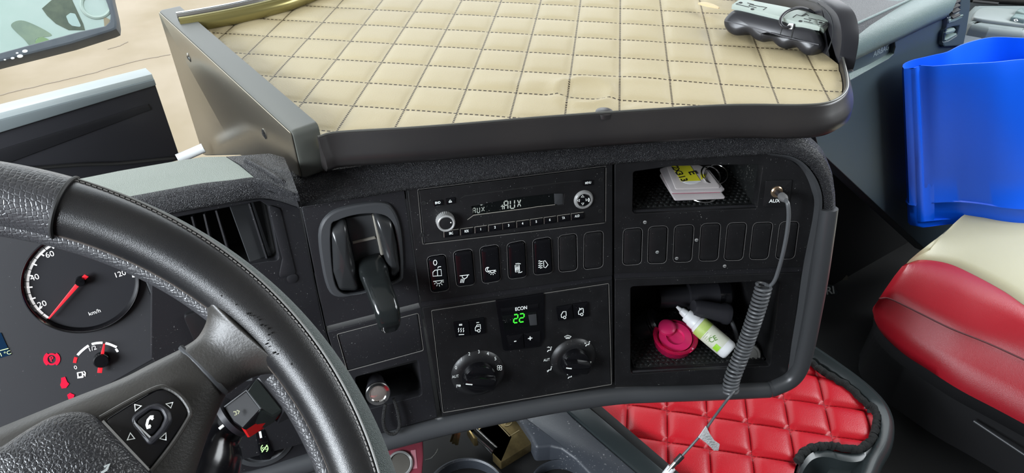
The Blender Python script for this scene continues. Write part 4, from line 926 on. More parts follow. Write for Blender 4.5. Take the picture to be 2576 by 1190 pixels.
# joint line, puckered edge
m = MB(); m.tube([wpt(tj, RW + (R0 + .0022) * cos(a), (R0 + .0022) * sin(a)) for a in [d2r(15 + 165 * i / 20) for i in range(21)]], .0011, 8); m.build('grip_joint', INK, WH)
# seam beside the suede edge, with stitches
m = MB(); m.tube([wpt(tj + (full1 - tj) * i / 140, RW + (R0 + .0016) * cos(seam_a(tj + (full1 - tj) * i / 140) + .02), (R0 + .0016) * sin(seam_a(tj + (full1 - tj) * i / 140) + .02)) for i in range(141)], .0007, 6); seam = m.build('cover_seam', mat('seam_pale', (0.16, .16, .15), .5), WH)
m = MB()
for i in range(0, 150):
    t = tj + (full1 - tj) * i / 150; a = seam_a(t) + .13; p = wpt(t, RW + (R0 + .0010) * cos(a), (R0 + .0010) * sin(a)); q = wpt(t + sgn * .009, RW + (R0 + .0010) * cos(a), (R0 + .0010) * sin(a)); m.tube([p, q], .00045, 5)
m.build('stitches', mat('stitch_grey', (0.20, 0.19, .18), .6), seam, kind='stuff')
# inner edge piping and the rubber liner under the rim
m = band(full0, full1, d2r(176), d2r(205), R0 + .0010); m.build('inner_edge', mat('inner_edge_taupe', (0.10, .085, .075), .5), WH, smooth=70)
m = MB(); ts = tof(600, 800)
rows = [[wpt(full0 + (ts - full0) * i / 80, RW - .0148 + .0054 * cos(a), -.0072 + .0070 * sin(a)) for a in [2 * pi * k_ / 16 for k_ in range(16)]] for i in range(81)]; m.loft(rows, closed=True, caps=True)
m.build('rubber_liner', HEX, WH, smooth=70)
m = MB(); ts0 = tof(735, 905)
rows = [[wpt(ts0 + (full1 - ts0) * i / 60, RW - .0155 + .0060 * cos(a), -.0085 + .0078 * sin(a)) for a in [2 * pi * k_ / 16 for k_ in range(16)]] for i in range(61)]; m.loft(rows, closed=True, caps=True)
m.build('rubber_liner', HEX, WH, smooth=70)
# worn spot where the spoke meets the cover
m = MB(); 
for u, v, r_ in [(a_ + random.uniform(-5, 5), b_ + random.uniform(-4, 4), random.uniform(.00025, .0007)) for a_, b_ in ((618, 787), (624, 790), (632, 793), (640, 797), (647, 802), (654, 808), (660, 815), (668, 822), (674, 830), (677, 838), (678, 846), (676, 854), (674, 862), (680, 872), (688, 884), (695, 893), (560, 742), (590, 768), (730, 912), (762, 974))]:
    p = ray(u, v) * .3725; m.lathe(p, -ray(u, v), [(r_, -.001), (r_ * .8, .0008)], 7)
m.build('worn_nicks', INK, WH)
# spokes
SPF = Fr(SWC + WN * .002, we1, we2); 
def sp_(pts, d0, d1, b, mt, name, r=.004, par=None, **k):
    m = MB(); m.prism(SPF, rnd(ccw(SPF.P(pts, d1)), r), d0, d1, b); return m.build(name, mt, par or WH, smooth=60, **k)
# outer spoke root flows into the rim
def spoke_loft(sections, mt, name):
    """sections: (upper px, lower px, height of edge, height of crown)"""
    rows = []
    for A_, B_, he, hc in sections:
        a = SPF.p3(*A_, he); b = SPF.p3(*B_, he); t = b - a; o = []
        for k_ in range(13): s_ = k_ / 12; o.append(a + t * s_ + WN * ((hc - he) * (1 - abs(2 * s_ - 1) ** 3)))
        rows.append(o + [b - WN * .014, a - WN * .014])
    R2 = []
    for i in range(len(rows)): R2.append(rows[i])
    S2 = [spl([r[j] for r in R2], 5) for j in range(len(rows[0]))]
    mb = MB(); mb.loft([[S2[j][i] for j in range(len(S2))] for i in range(len(S2[0]))], closed=True, caps=True); return mb.build(name, mt, WH, smooth=60)
spoke_loft([((440, 650), (800, 1010), .000, .004), ((497, 735), (735, 952), .001, .008), ((522, 790), (690, 931), -.003, .006), ((500, 845), (632, 942), -.008, .0), ((458, 876), (568, 984), -.010, -.002)], SPK, 'spoke_root')
spoke_loft([((455, 878), (566, 988), -.012, -.004), ((380, 915), (545, 1030), -.012, -.003), ((300, 955), (520, 1090), -.012, -.003), ((160, 1010), (490, 1180), -.012, -.002), ((-60, 1100), (440, 1330), -.012, -.002)], SPK, 'spoke')
i2 = lambda *p: S('I2', *p)
# hub airbag pad, domed
hb = [(-60, 1160), (0, 1122), (60, 1082), (130, 1044), (195, 1034), (240, 1048), (290, 1095), (345, 1152), (390, 1200), (420, 1260), (200, 1350), (-60, 1350)]
o = ccw([tuple(p) for p in spl(SPF.P(hb, .002), 3, True)]); cx = sum(p[0] for p in o) / len(o); cy = sum(p[1] for p in o) / len(o)
rows = [[SPF.w(cx + (p[0] - cx) * f, cy + (p[1] - cy) * f, d) for p in o] for f, d in ((1, -.012), (1.0, -.002), (.97, .002), (.9, .0045), (.75, .007), (.5, .009), (.2, .0098), (.01, .010))]
m = MB(); m.loft(rows, closed=True, caps=True); hub = m.build('hub_pad', HUB, WH, smooth=70)
g_ = SPF.px(150, 1150, .008); 
# badge outline on the hub, only its worn lower arc shows
m = MB(); q = [SPF.px(*p, .0095) for p in i2((520, 1160), (545, 1145), (530, 1175), (505, 1190))]; m.rib(SPF, q, .0012, .0088, .0099); m.build('hub_badge', DIM, hub)
# button panel
bp_ = i2((512, 930), (640, 850), (780, 768), (830, 765), (900, 810), (945, 880), (930, 930), (860, 1030), (745, 1185))
pan = sp_(bp_, -.014, .0005, .0012, GLS, 'button_panel', .003)
m = MB(); m.rib(SPF, [SPF.px(*p, .001) for p in i2((512, 930), (745, 1178))], .0011, .0004, .0012); m.build('panel_edge', SLV, pan)
m = MB(); m.tube([SPF.p3(p.x, p.y, .0008) for p in spl([V(q) for q in i2((500, 915), (640, 835), (780, 765), (840, 768), (905, 812), (948, 885), (925, 945), (850, 1060), (755, 1180))], 4)], .0012, 8); m.build('panel_bead', SPK, pan)
bo_ = i2((640, 915), (740, 850), (790, 835), (850, 880), (858, 930), (820, 990), (760, 1050), (735, 1045))
bo2 = i2((665, 935), (755, 870), (800, 875), (820, 915), (800, 960), (752, 1018))
m = MB(); m.plate(SPF, rnd(ccw(SPF.P(bo_, .003)), .004), [rnd(ccw(SPF.P(bo2, .003)), .003)], .0002, .0036, .0014); m.build('button_collar', HND, pan)
m = MB(); m.prism(SPF, off(rnd(ccw(SPF.P(bo2, .003)), .003), .0004), .0002, .0030, .0008); pb = m.build('phone_button', GLS, pan)
m = MB(); m.rib(SPF, [SPF.px(*p, .003) for p in i2((670, 938), (750, 1012))], .0008, .0028, .0034); m.build('button_edge', SLV, pb)
k_ = Mk(SPF, .0033, .0008); k_.l(i2((766, 908), (752, 908), (738, 925), (732, 950), (736, 966), (750, 960)), wd=.0012); k_.l(i2((748, 912), (764, 922)), wd=.0012); k_.l(i2((735, 962), (752, 952)), wd=.0012); k_.m.build('marking', MARK, pb)
k_ = Mk(SPF, .0010, .0007)
for t_ in (((672, 848), (705, 855), (675, 880)), ((862, 838), (828, 845), (852, 865)), ((650, 990), (672, 1018), (635, 1025)), ((828, 990), (795, 1018), (828, 1025))): k_.l(i2(*t_), True)
k_.m.build('marking', MARK, pan)
# silver joint bead between root and spoke
m = MB(); m.tube([SPF.p3(u, v, h) for u, v, h in ((455, 874, -.010), (490, 905, -.005), (525, 940, -.004), (550, 968, -.006), (568, 988, -.010))], .0016, 8); m.build('spoke_joint', RAIL, WH)

# ================================================================== COLUMN STALK AND TURN KNOB
k3 = lambda *p: S('K3', *p)
ST = thing('column_stalk', fwd(640, 1010, .50), 'glossy black steering column stalk with squared head and painted red reflection beneath', 'stalk')
SF = Fr(fwd(640, 1010, .50), fwd(745, 985, .50) - fwd(560, 1060, .49), fwd(640, 920, .52) - fwd(640, 1010, .50))
def sf(name, pts, d0, d1, b, mt, r=.002, par=None): m = MB(); m.prism(SF, rnd(ccw(SF.P(pts, d1)), r), d0, d1, b); return m.build(name, mt, par or ST)
def slab(name, vs, th, mt, par=None, bev=.0012):
    """faceted piece of moulding: px corners with depth, thickness backwards"""
    q = [SF.p3(*k3((u, v))[0], d) for u, v, d in vs]; c_ = sum(q, V((0, 0, 0))) / len(q); n = V((0, 0, 0))
    for i in range(len(q)): n += (q[i] - c_).cross(q[(i + 1) % len(q)] - c_)
    n.normalize(); n = n if n.dot(-c_) > 0 else -n
    inner = [c_ + (p - c_) * (1 - bev / max(1e-6, (p - c_).length)) for p in q]
    m = MB(); m.loft([[p - n * th for p in q], [p - n * bev for p in q], inner], closed=True, caps=True); return m.build(name, mt, par or ST)
arm = [((-120, 1330), -.020, .034), ((60, 1010), -.012, .028), ((170, 810), -.006, .021), ((290, 680), -.004, .0165)]
m = MB(); m.tube(spl([SF.p3(*k3(p)[0], d - .012) for p, d, r_ in arm], 5), [r_[0] for r_ in [(.036,), (.0345,), (.033,), (.031,), (.029,), (.0275,), (.026,), (.0245,), (.0228,), (.0212,), (.0196,), (.0182,), (.0172,), (.0164,), (.0156,), (.0150,)]][:16], 28); m.build('stalk_arm', GLS, ST, smooth=70)
m = MB(); c0_ = SF.p3(*k3((300, 660))[0], -.010); c1_ = SF.p3(*k3((345, 625))[0], -.009); m.tube([c0_, c1_], .0165, 30); m.build('arm_collar', HND, ST, smooth=70)
slab('stalk_head', [(240, 556, .004), (462, 394, .011), (600, 572, .010), (425, 765, .003), (330, 700, .003)], .014, mat('stalk_matt', (.006, .006, .007), .42, spec=.3))
slab('head_facet', [(462, 394, .011), (558, 272, .000), (812, 586, -.006), (720, 640, -.002), (600, 572, .010)], .012, mat('stalk_satin', (.018, .022, .021), .22))
slab('head_top', [(225, 545, -.008), (450, 372, -.004), (556, 262, -.006), (558, 282, .001), (462, 394, .011), (240, 556, .004)], .006, GLS)
slab('head_collar', [(566, 266, .001), (650, 186, -.003), (740, 230, -.008), (980, 520, -.014), (825, 590, -.005)], .014, HND)
slab('red_reflection', [(425, 765, .002), (600, 575, .006), (720, 642, -.003), (812, 590, -.008), (900, 548, -.012), (880, 585, -.016), (640, 760, -.012), (480, 856, -.008)], .008, RFL)  # red reflection under the stalk head, put into the colour
m = MB(); m.tube([SF.p3(*k3(p)[0], d) for p, d in (((250, 552), .0045), ((462, 394), .0112), ((600, 572), .0102))], .0007, 8); m.build('head_ridge', RAIL, ST)
k_ = Mk(SF, .0100, .0008); k_.l(k3((335, 600), (358, 597), (366, 628), (345, 632))); k_.l(k3((368, 585), (393, 595), (380, 620))); k_.m.build('marking', mat('faded_mark', (.25, .25, .16), .6), ST)
m = MB(); m.tube([SF.p3(*k3(p)[0], .010) for p in ((197, 765), (240, 730))], .0010, 8); m.build('marking', MARK, ST)
# thin second stalk edge behind
m = MB(); m.tube([fwd(u, v, .55) for u, v in k3((350, 370), (380, 320), (430, 292), (520, 285))], .0012, 6); m.build('stalk_wire_edge', RAIL, ST)
# lower dash panel with the rotary knob
LF = seamplane(FL.p3(860, 900) - FL.n * .008, FL.p3(900, 1105) - FL.n * .008, 24)
m = MB(); m.plate(LF, LF.P([(420, 820), (600, 850), (880, 905), (912, 1130), (740, 1160), (500, 1215), (380, 1215)]), [], -.01, 0, .001); dpart('lower_faceplate', m, BLK2)
TK = thing('rotary_switch', LF.p3(660, 1150), 'round rotary knob with a lit TC symbol below the column stalk', 'rotary switch')
x, y = LF.px(660, 1108); m = MB(); m.lathe(LF.w(x, y, 0), LF.n, [(.0330, 0), (.0320, .002), (.026, .003), (.0245, .0015), (.023, .0015)], 56); m.build('knob_surround', RAIL, TK)
m = MB(); m.lathe(LF.w(x, y, .001), LF.n, [(.0200, 0), (.0195, .006), (.017, .007)], 48); m.build('knob_base', GLS, TK)
m = MB(); bar = rnd(ccw(LF.P(k3((535, 760), (640, 770), (735, 1000), (700, 1070), (600, 1080), (570, 980)), .014)), .004); m.prism(LF, bar, .004, .014, .003); kg = m.build('knob_grip', GLS, TK)
m = MB(); m.prism(LF, rnd(ccw(LF.P(k3((575, 905), (670, 880), (700, 985), (600, 1025)), .0145)), .002), .013, .0148, .0005); wi = m.build('symbol_window', DSP, kg)
k_ = Mk(LF, .0151, .0008); k_.l(k3(*arc(635, 952, 34, 36, -60, 60, 10))); k_.l(k3(*arc(635, 952, 34, 36, 120, 240, 10))); k_.l(k3((610, 990), (662, 920))); k_.m.tpx(LF, 'TC', *k3((636, 955))[0], 8, .0151, bold=True, sx=.8)
k_.m.build('marking', mat('symbol_green', (0.35, 0.5, 0.25), .5, emit=((.6, 1, .4), .35)), wi)
k_ = Mk(LF, .0143, .0022); k_.l(k3((590, 790), (602, 850))); k_.m.build('pointer', MARK, kg)
k_ = Mk(LF, .0022, .0008); k_.l(k3((735, 668), (765, 662))); k_.l(k3((750, 665), (765, 720))); k_.l(k3((750, 724), (780, 718))); k_.l(k3((740, 690), (775, 696))); k_.l(k3((748, 700), (768, 684))); k_.m.build('marking', MARK, TK)

# ================================================================== INSTRUMENT CLUSTER
IC = thing('instrument_cluster', FI.p3(220, 1000), 'dark grey instrument cluster with a round speedometer and a fuel gauge, behind the wheel', 'instrument cluster')
m = MB(); m.plate(FI, FI.P([(-160, 640), (60, 575), (300, 585), (357, 680), (432, 878), (200, 1010), (0, 1110), (-160, 1180)]), [], -.02, 0, .001); m.build('cluster_face', CLU, IC)
m = MB(); m.prism(FI, ccw(FI.P([(352, 672), (368, 676), (470, 905), (436, 882)], .006)), -.02, .006, .001); m.build('cluster_frame', RAIL, IC)
m = MB(); m.prism(FI, ccw(FI.P([(368, 676), (420, 650), (560, 860), (470, 905)], -.004)), -.02, -.004, .001); m.build('cluster_surround', BLK2, IC)
X0, Y0 = FI.px(40, 710); X1, _ = FI.px(355, 690); _, Yb = FI.px(200, 846); cx, _y = FI.px(200, 708); Rb = abs(X1 - X0) / 2; cx = (X0 + X1) / 2; cy = Yb + Rb
m = MB(); m.lathe(FI.w(cx, cy, 0), FI.n, [(Rb, 0), (Rb, .004), (Rb * .975, .0062), (Rb * .95, .005), (Rb * .90, .0010), (Rb * .90, .0004)], 90, caps=False); bz = m.build('speedometer_bezel', GLS, IC)
m = MB(); m.prism(FI, circ(cx, cy, Rb * .90, n=80), -.0005, .0004); sd_ = m.build('speedometer_dial', CLF, IC)
def ang_at(u, v): x, y = FI.px(u, v); return math.atan2(y - cy, x - cx)
a0 = ang_at(*i2((240, 415))[0]); a1 = ang_at(*i2((212, 85))[0]); aa = ang_at(*i2((645, 175))[0]); ab = ang_at(*i2((645, 258))[0])
if a0 < 0: a0 += 2 * pi
if a1 < 0: a1 += 2 * pi
def arcband(a_, b_, r0, r1, mb, d0, d1): n = max(3, int(abs(b_ - a_) / .05)); mb.prism(FI, [(cx + r1 * cos(a_ + (b_ - a_) * i / n), cy + r1 * sin(a_ + (b_ - a_) * i / n)) for i in range(n + 1)] + [(cx + r0 * cos(b_ + (a_ - b_) * i / n), cy + r0 * sin(b_ + (a_ - b_) * i / n)) for i in range(n + 1)], d0, d1)
xx, yy = FI.px(*i2((134, 220))[0]); Rm = sqrt((xx - cx) ** 2 + (yy - cy) ** 2)
step = (a0 - a1) / 6.2; m = MB(); st_ = (a0 - a1) / 12.4
for i in range(30):
    b0 = a0 - st_ * i; b1 = b0 - st_ * .88
    if b1 < aa - 2 * pi * 0 - .0 and False: break
    if b1 < ab - .02: break
    arcband(b0, b1, Rm * .955, Rm * 1.02, m, .0004, .0008)
    if i % 2 == 0 and i: arcband(b0 + .015, b0 - .015, Rm * .90, Rm * 1.03, m, .0004, .0008)
m.build('marking', mat('dial_white', (0.8, .8, .8), .5, emit=((1, 1, 1), .35)), sd_)
m = MB(); DW = bpy.data.materials['dial_white']
for s_, (u, v), h in (('60', (248, 100), 14.5), ('40', (173, 215), 14.5), ('20', (210, 348), 14.5), ('120', (598, 198), 13.5)): m.tpx(FI, s_, *i2((u, v))[0], h, .0007)
m.tpx(FI, 'km/h', *i2((472, 388))[0], 10, .0007); m.build('marking', DW, sd_)
def needle(tip, hub_, tail, wd, name, par):
    a = FI.px(*tip, .006); b = FI.px(*hub_, .006); c_ = FI.px(*tail, .006); t = (V(a) - V(b)).normalized(); nn = V((-t.y, t.x)); A_, B_, C_ = V(a), V(b), V(c_)
    m = MB(); m.prism(FI, [tuple(q) for q in (A_ - nn * wd * .35, A_ + nn * wd * .35, B_ + nn * wd, C_ + nn * wd, C_ - nn * wd, B_ - nn * wd)], .005, .0066, .0004); nd = m.build(name, RED, par)
    m = MB(); Rr = (C_ - B_).length * .62; m.lathe(FI.w(B_.x, B_.y, .0004), FI.n, [(Rr, 0), (Rr * .95, .0065), (Rr * .8, .0085), (.0001, .0088)], 30); m.build('needle_hub', GLS, nd)
needle(S1('I2', 243, 420), S1('I2', 400, 235), S1('I2', 432, 205), .0020, 'speedometer_needle', IC)
fc = S1('I2', 505, 630)
needle(S1('I2', 520, 545), fc, S1('I2', 497, 690), .0020, 'fuel_needle', IC)
gx, gy = FI.px(*S1('I2', 482, 665)); m = MB(); mr = MB()
pts_f = i2((372, 640), (380, 612), (408, 580), (450, 550), (497, 540), (540, 545), (582, 562))
pf = spl([V(FI.px(*p)) for p in pts_f], 6)
mr.rib(FI, [tuple(p) for p in pf[:7]], .0028, 0, .0004); m.rib(FI, [tuple(p) for p in pf[8:18]], .0022, 0, .0004); m.rib(FI, [tuple(p) for p in pf[19:27]], .0022, 0, .0004); m.rib(FI, [tuple(p) for p in pf[28:]], .0022, 0, .0004)
m.tpx(FI, '1/2', *i2((460, 570))[0], 11, .0004); m.tpx(FI, '0', *i2((377, 664))[0], 10, .0004); m.rib(FI, [FI.px(*p) for p in i2((578, 570), (588, 585))], .002, 0, .0004)
m.build('marking', DW, IC); mr.build('fuel_reserve_mark', RED, IC)
k_ = Mk(FI, .0004, .0009); k_.l(i2((390, 712), (387, 690), (410, 686), (413, 708)), True, .0014); k_.l(i2((386, 716), (416, 711))); k_.l(i2((414, 696), (422, 698), (424, 708), (426, 690), (418, 682))); k_.m.build('marking', DW, IC)
k_ = Mk(FI, .0004, .0012); k_.l(i2(*arc(258, 622, 26, 26, 0, 345, 20)), True, .0016); k_.l(i2(*arc(258, 622, 37, 34, -55, 55, 8)), wd=.0018); k_.l(i2(*arc(258, 622, 37, 34, 125, 235, 8)), wd=.0018); k_.m.tpx(FI, 'P', *i2((258, 622))[0], 13, .0006, bold=True)
k_.m.build('warning_light', REDL, IC)
k_ = Mk(FI, .0004, .002); k_.poly(i2((305, 715), (325, 710), (335, 735), (345, 745), (330, 765), (308, 768), (300, 750), (305, 735))); k_.m.build('warning_light', REDL, IC)
k_ = Mk(FI, .0004, .002); k_.poly(i2((335, 800), (350, 790), (372, 800), (365, 818), (342, 822))); k_.m.build('warning_light', REDL, IC)
k_ = Mk(FI, .0004, .002); k_.poly(i2((-120, 500), (5, 490), (55, 600), (-80, 640))); dd = k_.m.build('info_display', mat('info_blue', (0.004, 0.02, 0.05), .2), IC)
k_ = Mk(FI, .0009, .0006); k_.l(i2((-40, 590), (42, 568))); k_.m.tpx(FI, '°C', *i2((38, 592))[0], 10, .0009); k_.m.tpx(FI, '1', *i2((5, 600))[0], 10, .0009); k_.m.build('marking', mat('display_text', (0.5, .6, .3), .5, emit=((.7, 1, .5), .3)), dd)

# ================================================================== THINGS IN THE RECESSES
g2 = lambda *p: S('G2', *p)
# card holder: two clear sleeves with a yellow label
A, B, D = CUB1; zc1 = A.z + .004
WF = flat(zc1 + .016); 
CH = thing('card_holder', onz(*g2((1200, 800))[0], zc1), 'clear plastic card holder with yellow label reading 2X313 in the upper recess', 'card holder')
def tilt_frame(p, q, up): return Fr(p, q - p, up)
ca, cb = onz(*g2((640, 960))[0], zc1 + .006), onz(*g2((1990, 900))[0], zc1 + .006); cx_ = (cb - ca); cx_.z = 0; cx_.normalize(); cback = V((0, 0, 1)).cross(cx_)
CF = Fr(ca + V((0, 0, .006)), cx_, cback * cos(.12) + V((0, 0, 1)) * sin(.12))
slv = rnd(ccw(CF.P(g2((540, 905), (1900, 870), (1985, 830), (1560, 300), (1250, 180), (520, 170), (210, 270)))), .002)
m = MB(); m.prism(CF.sh(-.0065), rnd(ccw(CF.P(g2((650, 1010), (1990, 960), (2020, 940), (1620, 400), (1250, 200), (520, 190), (230, 330)))), .002), 0, .0022, .0008); m.build('plastic_sleeve', CLR, CH)
m = MB(); m.prism(CF.sh(-.0040), off(slv, .002), 0, .0020, .0006); m.build('pink_card', PKC, CH)
m = MB(); m.prism(CF, slv, -.0016, .0004, .0005); m.build('plastic_sleeve', CLR, CH)
m = MB(); m.prism(CF, rnd(ccw(CF.P(g2((640, 840), (1820, 800), (1850, 760), (1450, 260), (1200, 170), (560, 175), (400, 240)))), .002), .0005, .0016, .0005); m.build('plastic_sleeve', mat('frosted_plastic', (0.50, .46, .45), .3), CH)
m = MB(); lf = CF.sh(.0017); m.prism(lf, ccw(lf.P(g2((800, 610), (1320, 590), (1040, 190), (530, 195)))), 0, .0004); m.prism(lf, ccw(lf.P(g2((1320, 420), (1480, 420), (1420, 540), (1330, 560)))), 0, .0003); lab = m.build('yellow_label', YEL, CH)
def slanted(mb, fr, txt, pts, sz, d):
    for ch_, (u, v) in zip(txt, pts): x, y = fr.px(*g2((u, v))[0]); mb.text(fr, ch_, x, y, sz, d, -1.35, True)
m = MB(); slanted(m, lf, '2X313', ((625, 245), (680, 330), (745, 415), (805, 500), (865, 580)), .0105, .0006); slanted(m, lf, 'E', ((1100, 385),), .013, .0006); m.build('marking', INK, lab)
m = MB(); m.prism(lf, ccw([tuple(p) for p in spl(lf.P(g2((830, 625), (1000, 680), (1180, 670), (1320, 620), (1320, 600), (1000, 610))), 3, True)]), 0, .0003); m.build('white_label_edge', WHP, CH)
# metal key ring and clip on it
def ring3(c_, n_, R_, r_, mb, a0=0, a1=2 * pi, seg=30):
    n_ = n_.normalized(); a = n_.orthogonal().normalized(); b = n_.cross(a); mb.tube([c_ + a * R_ * cos(a0 + (a1 - a0) * i / seg) + b * R_ * sin(a0 + (a1 - a0) * i / seg) for i in range(seg + 1)], r_, 8)
m = MB(); ring3(CF.p3(*g2((1600, 430))[0], .004), V((.3, -.5, 1)), .011, .0009, m); ring3(CF.p3(*g2((1740, 420))[0], .004), V((-.2, -.5, 1)), .012, .0006, m); m.build('wire_ring', CHR, None, 'thin chrome wire rings at the back corner of the card holder', 'key ring')
m = MB(); ring3(onz(*g2((1370, 960))[0], zc1 + .002), V((0, 0, 1)), .0150, .0011, m); m.build('wire_ring', STL, None, 'flat steel ring poking out under the front of the card holder', 'key ring')

# bottle, pink tape, cap and torch in the lower recess
c2 = lambda *p: S('C2', *p)
A, B, D = CUB2; z2 = A.z + .0015
BT = thing('dropper_bottle', onz(*c2((950, 640))[0], z2), 'white dropper bottle with pale green label lying on its side in the lower recess', 'bottle')
def bpt(u, v, z): return onz(*c2((u, v))[0], z)
tipp = FR.p3(*c2((585, 328))[0], -.058); endp = FR.p3(*c2((1075, 745))[0], -.010)
ax = (endp - tipp); Lb_ = ax.length; ax.normalize()
kk = Lb_
prof_all = dict(nozzle=[(.0001, 0), (.0016, .0002), (.0020, .002), (.0026, .07 * kk), (.0036, .085 * kk), (.0044, .09 * kk), (.0052, .15 * kk), (.0054, .18 * kk)],
                cap=[(.0054, .18 * kk), (.0078, .185 * kk), (.0084, .20 * kk), (.0084, .27 * kk), (.0092, .28 * kk), (.0096, .37 * kk)])
def lat_(nm, pr, mt, par=BT): mb = MB(); mb.lathe(tipp, ax, pr, 40); return mb.build(nm, mt, par, smooth=50)
lat_('nozzle', prof_all['nozzle'], WHP); lat_('cap', prof_all['cap'], WHP)
lat_('bottle_body', [(.0090, .37 * kk), (.0108, .40 * kk), (.0116, .45 * kk), (.0119, .93 * kk), (.0112, .97 * kk), (.0090, .995 * kk), (.0001, kk)], WHP)
lat_('label', [(.0110, .42 * kk), (.01205, .425 * kk), (.01215, .56 * kk), (.0120, .561 * kk)], LBG); lb_ = lat_('label', [(.0119, .56 * kk), (.01210, .565 * kk), (.01210, .86 * kk), (.0119, .865 * kk)], LBW)
pn = (ray(*c2((960, 620))[0]) * -1); pn = (pn - ax * pn.dot(ax)).normalized()
BF = Fr(tipp + ax * (.72 * kk), ax, ax.cross(pn) * -1); 
if BF.n.dot(pn) < 0: BF = Fr(tipp + ax * (.72 * kk), ax, ax.cross(pn))
def cyl_text(mb, txt, x, y, size, R_, rot):
    vs, fs = textmesh(txt, True); c_, q = cos(rot), sin(rot); o = []
    for v in vs:
        X = x + (v.x * c_ - v.y * q) * size; Y = y + (v.x * q + v.y * c_) * size; th = Y / R_; o.append(BF.o + BF.ex * X + BF.ey * (R_ * sin(th)) + BF.n * (R_ * cos(th)))
    mb.add(o, fs)
m = MB(); cyl_text(m, 'CE', -.002, -.002, .0085, .01235, 1.2); m.build('marking', mat('green_ink', (0.12, .25, .05), .6), lb_)
m = MB()
def cyl_quad(mb, x, y, w_, h_, R_):
    o = []; 
    for X in (x, x + w_):
        for k_ in range(5): th = (y + h_ * k_ / 4) / R_; o.append(BF.o + BF.ex * X + BF.ey * (R_ * sin(th)) + BF.n * (R_ * cos(th)))
    mb.add(o, [(k_, k_ + 1, k_ + 6, k_ + 5) for k_ in range(4)])
for j in range(4): cyl_quad(m, -.012 + j * .0025, -.009, .0007, .010 - (j % 2) * .004, .01235)
m.build('label_print', mat('label_grey_print', (0.35, .38, .25), .6), lb_)
# leaf-green splash at the bottle's lower label
m = MB(); cyl_quad(m, .004, -.012, .007, .009, .01235); m.build('label_splash', mat('splash_green', (0.3, .62, .03), .5), lb_)
# pink tape dispenser
TP = thing('tape_dispenser', bpt(555, 690, z2), 'translucent pink round tape dispenser lying in the lower recess beside the bottle', 'tape')
tc_ = bpt(560, 640, z2 + .006)
R_ = (bpt(745, 640, z2 + .006) - bpt(375, 640, z2 + .006)).length / 2
up = V((0, -.25, 1)).normalized()
m = MB(); m.lathe(tc_ - up * .003, up, [(R_ * .80, 0), (R_ * .97, .001), (R_, .004), (R_ * .97, .007), (R_ * .99, .010), (R_ * .95, .0135), (R_ * .86, .0135), (R_ * .84, .008), (R_ * .5, .007), (.0001, .007)], 56, knurl=[0, .0006, .0006] + [0] * 7); m.build('tape_case', PNK, TP)
m = MB(); m.lathe(tc_ + up * .004, up, [(R_ * .80, 0), (R_ * .80, .0065), (R_ * .45, .0065), (R_ * .42, .003)], 48); m.build('tape_roll', PNK2, TP)
m = MB(); m.lathe(tc_ + up * .010 + V((-.009, .012, 0)), up, [(R_ * .42, 0), (R_ * .42, .007), (R_ * .3, .009), (.0001, .009)], 30); m.build('case_hub', PNK2, TP)
m = MB(); t0 = tc_ + up * .011; pts = [t0 + V((R_ * cos(a) * 1.0, R_ * sin(a) * 1.0, .003 * sin(a))) for a in [radians(150 + 12 * i) for i in range(21)]]; m.tube(pts, .0022, 8); m.build('case_rim', PNK, TP)
# small grey round cap
cc = FR.p3(*c2((1250, 765))[0], -.020); m = MB(); m.lathe(cc, V((-.15, -.75, .65)), [(.0115, -.006), (.0125, -.004), (.0128, 0), (.0118, .0012), (.009, .0008), (.0088, .0014), (.0001, .0014)], 36)
m.build('round_cap', mat('dusty_grey_cap', (0.13, 0.13, 0.12), .6, specks=((.4, .4, .38), 300, .62)), None, 'small dusty grey round cap at the right end of the dropper bottle', 'cap')
# black torches lying at the back
def cyl_obj(nm, a, b, prof, mt, lab, cat, seg=32, knurl=None):
    m = MB(); L_ = (b - a).length; m.lathe(a, b - a, [(r_, h_ * L_) for r_, h_ in prof], seg, knurl=knurl); return m
a, b = FR.p3(*c2((420, 250))[0], -.085), FR.p3(*c2((1060, 220))[0], -.085)
TO = thing('torch', a.lerp(b, .5) - V((0, 0, .017)), 'black torch with ribbed grip lying at the back of the lower recess', 'torch')
cyl_obj('', a, b, [(.0001, 0), (.013, 0), (.013, .40), (.0165, .42), (.0165, .5)], GLS, '', '').build('torch_barrel', HND, TO)
cyl_obj('', a, b, [(.0168, .5), (.0172, .52), (.0172, .80), (.0168, .82)], HND, '', '', 48, [0, .0009, .0009, 0]).build('torch_grip', HND, TO)
cyl_obj('', a, b, [(.0170, .82), (.0185, .86), (.0185, .97), (.016, 1), (.0001, 1)], HND, '', '').build('torch_head', GLS, TO)
a, b = FR.p3(*c2((760, 350))[0], -.05), FR.p3(*c2((1050, 400))[0], -.05)
m = cyl_obj('', a, b, [(.0001, -.1), (.010, -.1), (.0115, 0), (.0115, .75), (.0135, .85), (.013, 1.0), (.009, 1.04), (.0001, 1.04)], HND, '', ''); m.build('gadget_plug', HND, None, 'stubby black plug with white lettering lying in front of the torch', 'plug')
ss = [FR.p3(*c2(p)[0], d) for p, d in (((1055, 420), -.05), ((1090, 480), -.045), ((1120, 560), -.04), ((1140, 640), -.035))]
m = MB(); m.tube(spl(ss, 4), .0028, 10); m.build('cable_stub', RAIL, None, 'short dark cable end behind the dropper bottle', 'cable')
# ribbed black object at the left of the recess
a, b = FR.p3(*c2((230, 560))[0], -.075), FR.p3(*c2((420, 470))[0], -.070)
m = cyl_obj('', a, b, [(.0001, 0), (.016, 0), (.018, .2), (.018, .6), (.020, .62), (.020, .66), (.018, .70), (.020, .74), (.018, .8), (.020, .84), (.018, .9), (.018, 1), (.0001, 1)], HND, '', '')
m.build('ribbed_cap', HND, None, 'black ribbed plastic cap in the left corner of the lower recess', 'cap')

